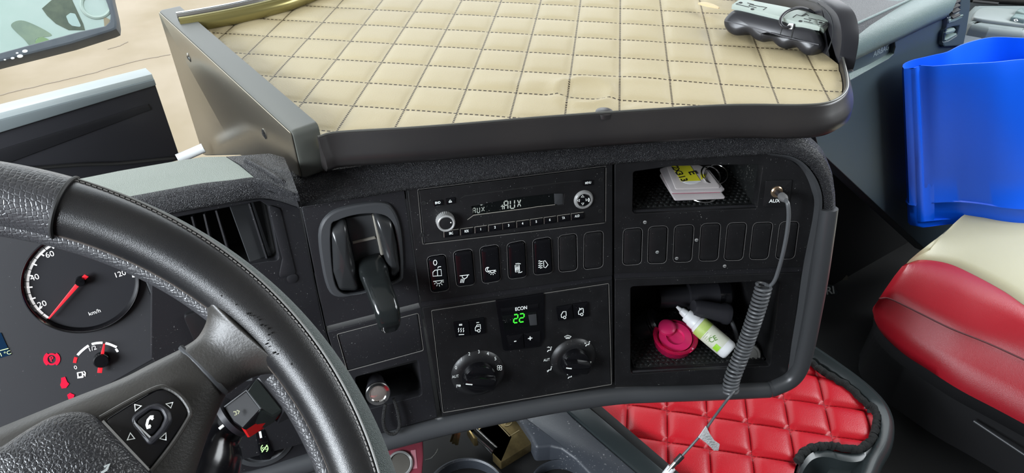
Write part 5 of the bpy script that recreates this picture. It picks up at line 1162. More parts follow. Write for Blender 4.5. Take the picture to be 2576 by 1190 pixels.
# ================================================================== AUDIO CABLE
AC = thing('audio_cable', onz(1690, 1180, -.76), 'grey coiled audio cable hanging from the AUX socket', 'cable')
z5 = lambda *p: S('Z5', *p)
pa, pb, pc = c0 + FR.n * .001, FR.p3(*z5((1490, 395))[0], .016), FR.p3(*z5((1530, 435))[0], .026)
m = MB(); m.tube([pa, pa.lerp(pb, .6), pb], [.0028, .0030, .0030], 16); m.build('plug', HND, AC)
m = MB(); m.tube([pb, pb.lerp(pc, .5), pc], [.0042, .0044, .0026], 18); m.build('plug_sleeve', mat('plug_grey', (0.13, .13, .13), .5), AC)
st_ = [pc] + [FR.p3(u, v, d) for u, v, d in ((1982, 515, .031), (1984, 545, .030), (1979, 590, .026), (1969, 640, .022), (1958, 680, .018), (1949, 705, .016), (1938, 718, .013), (1925, 716, .012))]
m = MB(); m.tube(spl(st_, 6), .0021, 12); m.build('straight_lead', CAB, AC)
# coil
ctr = [FR.p3(u, v, d) for u, v, d in ((1922, 717, .013), (1915, 745, .014), (1903, 785, .015), (1888, 830, .015), (1872, 875, .015), (1858, 910, .017), (1848, 935, .019), (1840, 960, .020), (1838, 985, .022))]
C_ = spl(ctr, 12); turns = 30; pts = []; N_ = turns * 18; acc = [0]
for i in range(1, len(C_)): acc.append(acc[-1] + (C_[i] - C_[i - 1]).length)
def at(s_):
    s_ = max(0, min(acc[-1] - 1e-6, s_)); i = max(j for j in range(len(acc)) if acc[j] <= s_); i = min(i, len(C_) - 2); f = (s_ - acc[i]) / (acc[i + 1] - acc[i]); return C_[i].lerp(C_[i + 1], f), (C_[i + 1] - C_[i]).normalized()
for i in range(N_ + 1):
    p, t = at(acc[-1] * i / N_); a_ = t.cross(FR.n).normalized(); b_ = t.cross(a_); th = 2 * pi * i / 18 ; rr = .0078; pts.append(p + a_ * rr * cos(th) + b_ * rr * sin(th))
m = MB(); m.tube(pts, .0017, 8, nrm=FR.n); m.build('coil', CAB, AC)
def onm(u, v, zz): return onz(u, v, zz)
lw = [C_[-1] + FR.n * .004, FR.p3(1846, 985, .030), fwd(1830, 1005, .80), fwd(1800, 1045, .82), fwd(1775, 1080, .83), fwd(1745, 1115, .835), fwd(1713, 1150, .84)]
m = MB(); m.tube(spl(lw, 6), .0016, 10); m.build('lower_lead', CAB, AC)
m = MB(); m.tube([fwd(1716, 1146, .84), fwd(1700, 1163, .842)], .0038, 14); m.build('connector_collar', mat('collar_black', (.02, .02, .02), .4), AC)
m = MB(); m.tube([fwd(1703, 1160, .842), fwd(1682, 1184, .845)], .0030, 14); m.build('metal_tip', CHR, AC)
m = MB(); m.tube([fwd(1690, 1176, .846), fwd(1660, 1215, .85)], .0052, 14); m.build('white_socket', WHP, AC)
tg = [fwd(u, v, d) for u, v, d in ((1776, 1074, .826), (1762, 1100, .83), (1792, 1132, .85), (1802, 1134, .852), (1808, 1120, .846), (1797, 1106, .84))]
TGF = Fr(tg[0], tg[4] - tg[0], tg[0] - tg[1]); m = MB(); m.prism(TGF, ccw(TGF.P([(1776, 1072), (1757, 1100), (1775, 1113), (1795, 1133), (1807, 1133), (1810, 1117), (1797, 1108), (1786, 1092)])), -.0006, .0006, .0002); tgo = m.build('paper_tag', TAGM, AC)
m = MB(); 
for (u, v, u2, v2) in ((1774, 1098, 1786, 1096), (1778, 1104, 1790, 1103), (1784, 1110, 1796, 1112), (1788, 1116, 1798, 1118)): m.rib(TGF, [TGF.px(u, v), TGF.px(u2, v2)], .0012, .0006, .0009)
m.build('marking', DIM, tgo)

# ================================================================== TORCH WITH WRIST CORD IN THE POCKET
LT = thing('pocket_torch', FL.p3(*k3((1730, 540))[0], .0), 'small silver-rimmed pocket torch with black wrist cord in the pocket', 'torch')
x, y = FL.px(*k3((1730, 422))[0], .012); lc = FL.w(x, y, .012)
tn = (FL.n + V((0, 0, .25))).normalized()
m = MB(); m.lathe(lc - tn * .036, tn, [(.0001, 0), (.0085, 0), (.0095, .004), (.0095, .018), (.0115, .024), (.0118, .034)], 40); m.build('torch_barrel', HND, LT)
m = MB(); m.lathe(lc, tn, [(.0118, -.003), (.0128, -.001), (.0130, .001), (.0122, .0022), (.0092, .0016), (.0080, .0002)], 52); m.build('lens_ring', CHR, LT)
m = MB(); m.lathe(lc, tn, [(.0083, -.001), (.0080, .0004), (.005, .0014), (.0001, .0018)], 40); m.build('lens', mat('torch_lens', (0.5, .42, .38), .08, metal=.75), LT)
cp = [FL.p3(*k3(p)[0], d) for p, d in (((1880, 470), .004), ((1905, 540), .006), ((1930, 640), .007), ((1940, 730), .008), ((1915, 790), .009), ((1880, 815), .010), ((1830, 805), .010), ((1795, 760), .009), ((1782, 680), .008), ((1790, 590), .007), ((1805, 525), .006))]
m = MB(); m.tube(spl(cp, 6), .0019, 10); m.build('wrist_cord', mat('cord_black', (0.012, .012, .012), .8, bump=('cells', 500, 1, .001)), LT)
k_ = Mk(FL, -.02, .0008); 
m = MB(); q = [FL.p3(*k3(p)[0], -.02) for p in ((1620, 305), (1630, 280), (1655, 258), (1668, 268), (1650, 285))]; m.tube(spl(q, 4), .0006, 6); m.build('key_loop', STL, LT)

# ================================================================== LOWER LEFT: RED SOCKET PANEL, CONSOLE, PADLOCK
k4 = lambda *p: S('K4', *p)
RF = Fr(fwd(1010, 1150, .86), lat(20), V((0, .75, .66)))
RP = thing('socket_panel', RF.p3(1010, 1190), 'dusty red plastic panel with a round metal-rimmed socket below the dash', 'socket panel')
m = MB(); m.prism(RF, rnd(ccw(RF.P([(940, 1100), (1064, 1096), (1066, 1150), (1058, 1240), (940, 1240)])), .006), -.02, 0, .003); m.build('panel_face', RPL, RP)
x, y = RF.px(*k4((340, 600))[0]); m = MB(); m.lathe(RF.w(x, y, 0), RF.n, [(.0158, 0), (.0155, .0035), (.0135, .0045), (.0128, .003), (.0125, .0005)], 44); m.build('socket_ring', SLV, RP)
m = MB(); m.lathe(RF.w(x, y, 0), RF.n, [(.0126, .0003), (.0120, .0016), (.0001, .0020)], 40); m.build('socket_cap', mat('socket_cap_grey', (0.16, .15, .13), .4, metal=.6), RP)
m = MB(); m.rib(RF, [RF.px(*p) for p in k4((448, 490), (462, 640))], .006, 0, .0006); m.build('pale_stripe', mat('stripe_pale_red', (0.42, .16, .19), .5), RP)
# storage console with cup holders
CZ = -.78
CN = thing('centre_console', onz(1400, 1120, CZ - .05), 'grey grained plastic storage console with cup holders under the dash', 'console')
m = MB(); cf = flat(CZ)
m.prism(cf, rnd(ccw(cf.P(k4((1180, 40), (1650, 110), (1760, 230), (2290, 690), (2500, 900), (2300, 1000), (1950, 760), (1760, 560), (1650, 480), (1560, 460), (1440, 470), (1400, 380), (1290, 220), (1100, 60)))), .006), -.03, 0, .004); m.build('console_top', CNS, CN, smooth=60)
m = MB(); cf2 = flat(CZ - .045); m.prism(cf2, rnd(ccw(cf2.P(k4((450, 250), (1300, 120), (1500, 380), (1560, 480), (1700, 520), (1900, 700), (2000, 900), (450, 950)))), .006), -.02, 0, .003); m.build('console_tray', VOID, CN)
for (x_, y_), r_ in (((880, 860), .050), ((1640, 790), .036)):
    c_ = onz(*k4((x_, y_))[0], CZ - .030); mb = MB(); mb.lathe(c_, V((0, 0, 1)), [(r_ * 1.12, -.014), (r_ * 1.10, .002), (r_ * 1.02, .006), (r_ * .98, .004), (r_ * .96, -.012)], 56, caps=False); mb.build('cup_holder_ring', CNS, CN)
# side channel strips between console and mat
m = MB(); cf3 = flat(CZ + .002); m.prism(cf3, ccw(cf3.P(k4((1650, 130), (1840, 110), (2560, 720), (2420, 800)))), -.02, 0, .003); m.build('console_edge', TRY, CN)
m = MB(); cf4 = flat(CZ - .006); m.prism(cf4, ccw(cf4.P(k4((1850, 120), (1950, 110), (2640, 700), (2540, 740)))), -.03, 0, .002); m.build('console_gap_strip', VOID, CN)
# padlock
PL = thing('padlock', onz(*k4((1250, 470))[0], CZ - .04), 'heavy brass disc-corner padlock with a chrome shackle bar lying on the console', 'padlock')
PL['label'] = 'heavy brass padlock with a chrome shackle bar lying under the dash rail'
pf_ = flat(CZ - .012, 0)
m = MB(); body_o = ccw(pf_.P(k4((880, 310), (1120, 180), (1260, 220), (1410, 390), (1405, 440), (1160, 590), (1090, 520), (1240, 385), (1110, 250), (1065, 280), (960, 345), (975, 395), (940, 400))))
m.prism(pf_, rnd(body_o, .0015), -.016, 0, .0012); m.build('lock_body', BRS, PL)
m = MB(); m.tube([onz(*k4((950, 345))[0], CZ - .016), onz(*k4((1115, 500))[0], CZ - .016)], .0068, 20); m.build('shackle', CHR, PL)
m = MB(); m.rib(pf_, [pf_.px(*p) for p in k4((1110, 252), (1230, 380), (1310, 330))], .0014, 0, .0005); m.build('body_seam', mat('brass_bright', (0.62, .5, .28), .3, metal=.9), PL)
m = MB(); x, y = pf_.px(*k4((1200, 262))[0]); m.text(pf_, '30', x, y, .017, .0006, -.9); x, y = pf_.px(*k4((1290, 425))[0]); m.build('marking', bpy.data.materials['brass_bright'], PL)
# keys
for i, (p, q) in enumerate((((785, 345), (758, 420)), ((800, 345), (775, 435)), ((820, 350), (800, 445)))):
    a, b = onz(*k4(p)[0], CZ - .01), onz(*k4(q)[0], CZ - .03); m = MB(); m.box(a.lerp(b, .5), (b - a) * .5, V((.0022, 0, 0)), V((0, .0006, .0006))); m.build('key', BRS, None, 'thin brass keys hanging under the dash left of the padlock', 'key', 'brass keys by the padlock')
m = MB(); m.tube(spl([onz(*k4(p)[0], CZ - .03) for p in ((648, 482), (630, 520), (590, 558), (545, 572))], 5), .0008, 6); m.build('wire', STL, None, 'fine pale wire curving in the dark left of the keys', 'wire')
# dark fill well under the dash
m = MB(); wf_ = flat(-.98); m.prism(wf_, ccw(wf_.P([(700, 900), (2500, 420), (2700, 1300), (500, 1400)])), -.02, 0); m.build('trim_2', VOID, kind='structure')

# ================================================================== RED FLOOR TRAY AND MAT
b7 = lambda *p: S('B7', *p)
MZ = -.80
FT = thing('floor_tray', onz(2100, 1100, MZ - .03), 'dark grey moulded tray with raised lip round the bright red quilted mat', 'floor tray')
mo = b7((-40, 430), (350, 330), (1200, 250), (1500, 150), (1770, 90), (1900, 190), (2100, 310), (2240, 440), (2290, 470), (2322, 520), (2332, 600), (2310, 680), (2270, 760), (2200, 815), (2120, 810), (2000, 795), (1900, 790), (1800, 805), (1730, 850), (1690, 920), (1665, 1000), (1640, 1100), (700, 1100))
sm_ = lambda pts: [tuple(p[:2]) for p in pts]
outl = sm_([onz(u, v, MZ) for u, v in mo]); outl = [tuple(p) for p in spl(outl, 3, True)]
quilt('quilted_mat', outl, (0.17511738, 0.69345875), (0.05483118, -0.01082985), (-0.00867043, -0.05307154), MZ - .008, .0085, REDQ, 'bright red quilted leather mat with black pile edging on the lower tray', 'mat', step=.0045, thick=.008, sharp=.38)
el = [V((p[0], p[1], MZ + .001)) for p in ccw(outl)]
pe = [onz(u, v, MZ) + V((0, 0, .003)) for u, v in mo[4:20]]
m = MB(); P_ = spl(pe, 8); P_ = [p + V((random.uniform(-.0012, .0012), random.uniform(-.0012, .0012), random.uniform(-.001, .001))) for p in P_]; m.tube(P_, [.0052 + random.uniform(-.0008, .0008) for _ in P_], 14); m.build('pile_edging', PIL, None, 'fluffy black pile edging sewn round the bright red quilted mat', 'edging')
# tray lip: outer raised edge
lip_in = b7((1560, -60), (1800, 60), (1950, 150), (2150, 290), (2300, 420), (2375, 520), (2385, 640), (2350, 760), (2240, 890), (2150, 905), (2050, 900), (1900, 850), (1800, 870), (1740, 950), (1700, 1060))
lip_out = b7((1700, -110), (1860, -10), (2050, 120), (2250, 270), (2400, 420), (2468, 560), (2470, 680), (2440, 790), (2380, 900), (2330, 1020), (2280, 1120))
LO = spl([onz(u, v, MZ + .010) for u, v in lip_out], 6)
rows = []
for i, p in enumerate(LO):
    t = (LO[min(i + 1, len(LO) - 1)] - LO[max(i - 1, 0)]).normalized(); n = V((t.y, -t.x, 0)); n = n if n.dot(p - V((.3, .6, 0))) > 0 else -n
    rows.append([p + n * a + V((0, 0, z)) for a, z in ((-.050, -.030), (-.026, -.028), (-.018, -.010), (-.013, .000), (-.007, .004), (.000, .001), (.004, -.010), (.004, -.05), (-.05, -.05))])
m = MB(); m.loft(rows, closed=True, caps=True); m.build('tray_lip', TRY, FT, smooth=50)
m = MB(); bf = flat(MZ - .017); m.prism(bf, ccw(bf.P(b7((-100, 460), (400, 200), (1300, -50), (1800, -60), (2400, 420), (2440, 640), (2380, 860), (2200, 900), (1900, 850), (1780, 900), (1720, 1100), (600, 1150)))), -.02, 0, .001); m.build('tray_base', DKP, FT)
# curved front wall of the cut-out
cw = spl([onz(u, v, MZ - .003) for u, v in b7((1700, 1090), (1715, 1010), (1745, 940), (1800, 875), (1870, 848), (1950, 852), (2050, 878), (2150, 888), (2250, 860), (2330, 790))], 6); rows = []
for i, p in enumerate(cw): rows.append([p + V((0, .010, 0)), p + V((0, .004, .003)), p + V((0, -.004, 0)), p + V((0, -.010, -.05)), p + V((0, .008, -.05))])
m = MB(); m.loft(rows, closed=True, caps=True); m.build('cutout_edge', TRY, FT, smooth=50)
m = MB(); ff_ = flat(MZ - .06); m.prism(ff_, rnd(ccw(ff_.P(b7((1940, 1010), (2140, 900), (2330, 960), (2200, 1120), (1900, 1120)))), .01), -.02, .02, .01); m.build('inner_bracket', TRY, FT)
m = MB(); m.tube([onz(*b7((1880, 880))[0], MZ - .05), onz(*b7((1925, 955))[0], MZ - .05)], [.010, .007], 14); m.build('lighter', PRP, None, 'small purple plastic lighter in the dark hole of the floor tray', 'lighter')
m = MB(); m.tube([onz(*b7((1890, 880))[0], MZ - .035), onz(*b7((1950, 930))[0], MZ - .035)], [.003, .002], 8); m.build('plastic_stick', WHP, None, 'thin white stick lying over the purple lighter', 'stick')

# ================================================================== PASSENGER SIDE
GA = onz(*S('D1', (130, 860))[0], -.385)
FG = Fr(GA, lat(33), V((0, 0, 1)) * cos(.14) + CABF * sin(.14))
d1 = lambda *p: S('D1', *p)
PD_ = thing('passenger_dashboard', FG.p3(2200, 300), 'blue-grey passenger side dashboard with padded top, air vent and airbag recess', 'dashboard')
fgo = FG.P([(2020, 215)] + d1((130, 860), (820, 545), (1465, 240), (1470, 330), (1420, 590), (1440, 630)) + [(2420, 112), (2470, 96), (2490, 160), (2470, 560), (2340, 640), (2060, 380)])
ahole = rnd(ccw(FG.P(d1((150, 868), (815, 556), (826, 640), (800, 730), (735, 790), (190, 1098), (160, 1020)))), .002)
m = MB(); m.plate(FG, ccw(fgo), [ahole], -.03, 0, .001); m.build('lower_panel', GDS, PD_)
m = MB(); m.prism(FG.sh(-.006), ccw(FG.P(d1((130, 860), (830, 545), (840, 700), (740, 810), (180, 1120)), -.006)), -.006, 0); rc = m.build('airbag_recess', GDS, PD_)
m = MB(); m.loft([[FG.p3(*d1(p)[0], -.006), FG.p3(*d1(q)[0], .0005)] for p, q in (((175, 1010), (190, 1098)), ((460, 880), (470, 945)), ((720, 735), (735, 792)), ((760, 690), (800, 730)), ((780, 620), (826, 640)), ((775, 570), (815, 556)))]); m.build('recess_ledge', GDP, PD_)
m = MB(); x, y = FG.px(*d1((632, 690))[0], -.006); m.text(FG, 'AIRBAG', x, y, .0115, -.0058, .10, True, .85); m.build('marking', mat('embossed_grey', (.20, .25, .26), .4), rc)
# padded roll above it
top1 = [(2105, 172)] + d1((130, 860), (470, 700), (820, 545), (1150, 385), (1465, 240)); top2 = [(2105, 80)] + d1((225, 360), (500, 240), (780, 110), (1010, 0), (1330, -140))
rows = []
for (u, v), (u2, v2) in zip(top1, top2):
    a = FG.p3(u, v, 0); hh = .055; b = a + FG.ey * hh * .9 + CABF * .055
    rows.append([a - FG.n * .01, a + FG.n * .004, a + FG.n * .010 + V((0, 0, .012)), a + FG.n * .010 + V((0, 0, .028)), a + FG.n * .002 + V((0, 0, .043)), a - FG.n * .014 + V((0, 0, .052)), a - FG.n * .030 + V((0, 0, .055)), a - FG.n * .034 + V((0, 0, .03))])
m = MB(); m.loft(rows, closed=True, caps=True); m.build('padded_roll', GDP, PD_, smooth=70)
tz = FG.p3(*d1((820, 545))[0]).z + .050
tf = flat(tz); m = MB(); m.prism(tf, ccw(tf.P([(2060, 110)] + d1((225, 358), (620, 180), (1010, 0)) + [(2420, -60), (2300, -260), (1900, -200), (1950, 20)])), -.03, 0, .001); m.build('dash_top', mat('dash_top_dark_grain', (0.13, 0.135, 0.14), .5, bump=('leather', 700, .6, .0008)), PD_)
m = MB(); m.tube([onz(u, v, tz + .001) for u, v in d1((225, 355), (620, 175), (1010, -2), (1300, -130))], .0016, 8); m.build('top_edge_bead', GDP, PD_)
# vent column
vo = ccw(FG.P(d1((1425, -200), (1480, 0), (1490, 220), (1470, 330), (1415, 600), (1440, 628), (1700, 610), (1745, 400), (1790, 90), (1800, -200))))
VF = FG.sh(.004)
vh = rnd(ccw(VF.P(d1((1520, -150), (1518, 230), (1590, 210), (1680, 150), (1690, 0), (1700, -150)))), .002)
kh = rnd(ccw(VF.P(d1((1470, 400), (1455, 560), (1530, 545), (1650, 470), (1680, 350), (1600, 360)))), .003)
m = MB(); m.plate(VF, vo, [vh, kh], -.02, .002, .002); vc = m.build('vent_surround', GDS, PD_)
m = MB(); tub(VF, vh, .04, m, .001, d0=-.019); tub(VF, kh, .018, m, .001, d0=-.017); m.build('vent_duct', VOID, PD_)
for i, yv in enumerate((-40, 20, 80, 150)):
    a, b = VF.p3(*d1((1520, yv + 30))[0], -.006), VF.p3(*d1((1620, yv - 15))[0], -.006); m = MB(); m.box(a.lerp(b, .5), (b - a) * .5, -VF.n * .012 + V((0, 0, .006)), V((0, 0, .0008))); m.build('vent_vane', DKP, PD_)
m = MB(); m.prism(VF, rnd(ccw(VF.P(d1((1480, 440), (1520, 400), (1610, 375), (1630, 400), (1600, 440), (1490, 470)))), .002), -.01, .003, .002); m.build('vent_thumbwheel', GDP, PD_)
m = MB(); m.prism(VF, rnd(ccw(VF.P(d1((1465, 540), (1640, 450), (1650, 470), (1500, 555)))), .001), -.006, .002, .001); m.build('thumbwheel_ledge', GDP, PD_)
m = MB(); a = d1((1640, 210), (1520, 265), (1515, 315), (1600, 290), (1700, 240), (1730, 190)); m.prism(VF, rnd(ccw(VF.P(a)), .003), .0015, .004, .002); m.build('vent_lower_lip', GDP, vc)
# footwell side below
m = MB(); ffw = Fr(FG.o - FG.n * .06 + V((0, 0, -.2)), lat(33), V((0, 0, 1))); m.prism(ffw, ccw(ffw.P([(1990, 330), (2110, 330), (2480, 180), (2700, 300), (2700, 900), (1990, 900)])), -.01, 0); m.build('footwell_panel', DKP, PD_)
# door panel
DF = Fr(fwd(2450, 60, 1.26), (CABF * .98 + CABR * -.2) * -1 * -1, V((0, 0, 1)))
DF = Fr(fwd(2500, -12, 1.42), -CABF * 1 + CABR * .12, V((0, 0, 1)))
DR = thing('door_1', DF.p3(2500, 500), 'pale grey passenger door trim with window switches', 'door', kind='structure')
m = MB(); m.prism(DF, ccw(DF.P([(2400, -90), (2800, -90), (2800, 400), (2400, 400)])), -.04, 0, .002); m.build('door_trim', mat('door_grey', (0.13, .15, .16), .5), DR)
az_ = fwd(2480, 60, 1.26).z
AF = flat(az_); m = MB(); ap = AF.P(d1((1860, 90), (1830, 160), (1800, 300), (1850, 330), (2100, 385), (2575, 440), (3000, 470), (3000, 60), (1900, 55)))
m.prism(AF, rnd(ccw(ap), .004), -.35, 0, .010); m.build('armrest', mat('armrest_grey', (0.17, .205, .205), .5), DR, smooth=60)
AF2 = AF.sh(.0005); m = MB(); m.prism(AF2, [tuple(p) for p in spl(AF2.P(d1((1862, 265), (1890, 200), (1960, 150), (2100, 135), (2400, 165), (2700, 200), (2800, 400), (2560, 375), (2200, 330), (1950, 295))), 4, True)], 0, .006, .003); sp2 = m.build('switch_console', mat('console_pale', (0.22, .25, .245), .4), DR, smooth=60)
for q in (((2440, 195), (2500, 155), (2620, 165), (2620, 235), (2560, 240)), ((2370, 280), (2430, 235), (2620, 260), (2620, 320), (2560, 320))):
    m = MB(); m.prism(AF2.sh(.006), rnd(ccw(AF2.sh(.006).P(d1(*q))), .003), 0, .008, .003); m.build('window_switch', GDP, sp2, smooth=60)
m = MB(); k_ = AF2.sh(.0145); m.rib(k_, [k_.px(*p) for p in d1((2440, 270), (2475, 262), (2490, 285), (2450, 290), (2440, 270))], .0012, 0, .0004); m.build('marking', MARK, sp2)
m = MB(); m.prism(AF2, ccw(AF2.P(d1((1875, 15), (2230, 50), (2215, 72), (1880, 40)))), 0, .003, .001); m.build('door_pull_slot', VOID, DR)
m = MB(); a, b = DF.p3(2440, -2, .01), DF.p3(2640, 10, .01); m.tube([a, b], .006, 10); m.build('sill_bead', VOID, DR)

# blue bin on the seat
BZ1, BZ0 = -.405, -.70
def ringpx(pts, z): return [onz(u, v, z) for u, v in pts]
topr = d1((912, 905), (935, 860), (1050, 810), (1200, 775), (1350, 740), (1520, 700), (1700, 610), (1900, 545), (2100, 505), (2300, 500), (2575, 512)) + [(2760, 100), (2800, 130), (2720, 143)] + d1((2575, 812), (2200, 850), (1900, 868), (1600, 885), (1350, 905), (1150, 895), (1030, 930), (940, 938))
botr = [(2284, 566), (2288, 556), (2300, 548), (2320, 540), (2350, 530), (2390, 520), (2430, 510), (2480, 500), (2530, 500), (2580, 500), (2660, 505), (2760, 515), (2780, 560), (2730, 594), (2590, 592), (2520, 584), (2470, 574), (2410, 566), (2360, 566), (2320, 572), (2300, 575), (2288, 572)]
tr3 = spl(ringpx(topr, BZ1), 4, True); br3 = spl(ringpx(botr, BZ0), 4, True)
n_ = min(len(tr3), len(br3))
def resamp(P, n):
    ac = [0]
    for i in range(1, len(P) + 1): ac.append(ac[-1] + (P[i % len(P)] - P[i - 1]).length)
    o = []
    for k_ in range(n):
        s_ = ac[-1] * k_ / n; i = max(j for j in range(len(ac) - 1) if ac[j] <= s_); f = (s_ - ac[i]) / max(1e-9, ac[i + 1] - ac[i]); o.append(P[i].lerp(P[(i + 1) % len(P)], f))
    return o
tr3 = resamp(tr3, 96); br3 = resamp(br3, 96)
def bl(f): return [b.lerp(a, f) for a, b in zip(tr3, br3)]
ctb = sum(br3, V((0, 0, 0))) / 96
def inset(ring, d):
    n = len(ring); o = []; c_ = sum(ring, V((0, 0, 0))) / n
    for i in range(n):
        t = (ring[(i + 1) % n] - ring[i - 1]).normalized(); q = V((-t.y, t.x, 0)).normalized(); q = q if q.dot(c_ - ring[i]) > 0 else -q; o.append(ring[i] + q * d)
    return o
rows = [[p.lerp(ctb, .9) - V((0, 0, 0)) for p in br3], [p.lerp(ctb, .08) for p in br3], bl(.02), bl(.10), bl(.165), inset(bl(.17), -.0022), inset(bl(.175), -.0022), bl(.18), bl(.35), bl(.55), bl(.75), bl(.9), bl(.985), inset(bl(1), .0008), inset(bl(1), .0022), inset(bl(.97), .003), inset(bl(.5), .003), inset(bl(.05), .003), [p.lerp(ctb, .9) + V((0, 0, .008)) for p in br3]]
m = MB(); m.loft(rows, closed=True, caps=True)
m.build('plastic_bin', BLU, None, 'bright blue open plastic bin standing on the passenger seat', 'bin', smooth=60)

# passenger seat
ss8 = lambda *p: S('S8', *p)
SZ = -.70
PS = thing('passenger_chair', onz(2500, 900, SZ - .15), 'passenger seat with cream leather cushion and red leather side bolster', 'seat')
bnd = ss8((548, 226), (620, 208), (740, 225), (860, 278), (1000, 355), (1100, 425), (1300, 560), (1650, 800))
seamp = ss8((424, 386), (475, 388), (600, 448), (750, 522), (920, 590), (1091, 668), (1350, 790), (1750, 1000))
low = ss8((412, 430), (418, 520), (520, 628), (650, 715), (800, 810), (1000, 915), (1300, 1080), (1650, 1290))
crown = ss8((640, 160), (760, 62), (900, 62), (1080, 100), (1250, 180), (1350, 260), (1600, 400), (2050, 620))
rows = []; rows2 = []
for c_, b_, s_, l_ in zip(crown, bnd, seamp, low):
    B3 = onz(*b_, SZ + .006); S3 = onz(*s_, SZ - .030); L3_ = onz(*l_, SZ - .095); C3 = onz(*c_, SZ + .020)
    rows.append([B3 - V((0, 0, .03)), B3, B3.lerp(S3, .25) + V((0, 0, .012)), B3.lerp(S3, .55) + V((0, 0, .014)), B3.lerp(S3, .85) + V((0, 0, .007)), S3, S3.lerp(L3_, .03) - V((0, 0, .002)), S3.lerp(L3_, .35) + (S3 - C3).normalized() * .012, S3.lerp(L3_, .7) + (S3 - C3).normalized() * .012, L3_, L3_ - V((0, 0, .01)) + (C3 - S3).normalized() * .03])
    rows2.append([B3 - V((0, 0, .03)), B3 + V((0, 0, -.001)), B3.lerp(C3, .15) + V((0, 0, .004)), B3.lerp(C3, .6) + V((0, 0, .008)), C3, C3 + (C3 - B3).normalized() * min(.15, .012 + .05 * len(rows2)) - V((0, 0, .004)), C3 + (C3 - B3).normalized() * min(.15, .012 + .05 * len(rows2)) - V((0, 0, .1))])
def smooth_rows(rows, k_=5):
    cols = [spl([r[j] for r in rows], k_) for j in range(len(rows[0]))]; return [[c_[i] for c_ in cols] for i in range(len(cols[0]))]
def smooth_cols(rows, k_=4): return [spl(r, k_) for r in rows]
R_ = smooth_rows(rows); 
# close the front end: pull towards a nose row
nose = [p + CABR * .012 - V((0, 0, .003)) for p in R_[0]]
m = MB(); m.loft([[p + CABR * .06 - V((0, 0, .02)) for p in R_[0]], nose] + R_, closed=True, caps=True); bs = m.build('side_bolster', SRD, PS, smooth=75)
m = MB(); m.tube([p + (p - onz(2576, 700, -.8)).normalized() * .0004 for p in [r[5] for r in R_]], .0012, 6); m.build('piping_seam', mat('seam_dark_red', (0.08, .003, .006), .6), bs)
R_ = smooth_rows(rows2); m = MB(); m.loft([[p + CABR * .03 - V((0, 0, .06)) for p in R_[0]]] + R_, closed=True, caps=True); m.build('seat_cushion', SCR, PS, smooth=75)
lowl = [onz(*l_, SZ - .100) for l_ in low]; rows = []
for p, c_ in zip(lowl, crown): 
    C3 = onz(*c_, SZ - .1); d_ = (C3 - p).normalized(); rows.append([p + d_ * .008, p + d_ * .010 - V((0, 0, .03)), p + d_ * .035 - V((0, 0, .05)), p + d_ * .035 - V((0, 0, .14)), p + d_ * .25 - V((0, 0, .14)), p + d_ * .25])
m = MB(); m.loft(smooth_rows(rows), closed=True, caps=True); m.build('seat_base', mat('seat_base_black', (.014, .014, .015), .35), PS, smooth=50)
m = MB(); m.tube([onz(u, v, SZ - .16) for u, v in ss8((860, 950), (950, 1010), (1100, 1110))], .0022, 10); m.build('seat_rail', RAIL, PS)
# red quilted floor by the seat, paper scraps in the dark footwell
fz = -1.10; pol = [onz(u, v, fz) for u, v in ss8((480, 880), (640, 980), (760, 1060), (900, 1150), (930, 1190), (960, 1260), (300, 1260), (420, 1080))]
quilt('quilted_mat', [(p.x, p.y) for p in pol], (.5, .4), (.085, -.02), (-.015, -.08), fz, .006, REDQ, 'dark red quilted floor mat in shadow between tray and seat', 'mat', step=.01, thick=.01)
pz = -.97
m = MB(); bq = flat(pz); 
bc = ss8((140, 340), (180, 315), (215, 325), (240, 360), (232, 400), (240, 470), (190, 505), (130, 480)); q3 = Fr(onz(*bc[0], pz), RT, UP); m.prism(q3, rnd(ccw(q3.P(bc)), .006), -.02, .002, .006); bg_ = m.build('snack_bag', mat('bag_dark', (.008, .011, .012), .35), None, 'crumpled dark packet with white letters lying in the footwell', 'packet')
m = MB(); x, y = q3.px(*ss8((196, 350))[0]); m.text(q3, 'RI', x, y, .022, .0028, .15, True); m.build('marking', DIM, bg_)
m = MB(); kq = ss8((185, 300), (225, 262), (262, 250), (290, 290), (275, 370), (245, 400), (230, 345), (190, 320)); q4 = Fr(onz(*kq[0], pz) + FW * .01, RT, UP); m.prism(q4, rnd(ccw(q4.P(kq)), .004), -.014, -.004, .003); m.build('paper_wrapper', mat('wrapper_tan', (.03, .026, .017), .7), None, 'crumpled brownish paper wrapper behind the dark packet in the footwell', 'wrapper')
m = MB(); kq = ss8((335, 690), (380, 655), (430, 670), (440, 740), (400, 760), (350, 725)); q5 = Fr(onz(*kq[0], pz), RT, V((0, .95, .3))); m.prism(q5, rnd(ccw(q5.P(kq)), .006), -.012, 0, .004); m.build('cloth_scrap', mat('cloth_dark', (.018, .022, .022), .9), None, 'small dark cloth scrap in the footwell above the tray lip', 'cloth')

DS = thing('unseen_red_seat', -CABF * .35 + V((0, 0, -.72)), 'unseen red leather seat cushion below the view, added for its red reflections', 'seat')  # unseen seat, added for the red it throws into glossy parts
rows = []
for f_ in (-.72, -.68, -.55, -.4, -.25, -.14, -.10):
    k2 = .85 if f_ in (-.72, -.10) else 1; rows.append([CABF * f_ + CABR * (x_ * .22 * k2 - .50) + V((0, 0, -.72 + z_ * k2)) for x_, z_ in ((-1, -.08), (-1, 0), (-.85, .05), (-.6, .045), (-.3, .02), (0, .012), (.3, .02), (.6, .045), (.85, .05), (1, 0), (1, -.08))])
m = MB(); m.loft(rows, closed=True, caps=True); m.build('seat_cushion', SRD, DS, smooth=75)

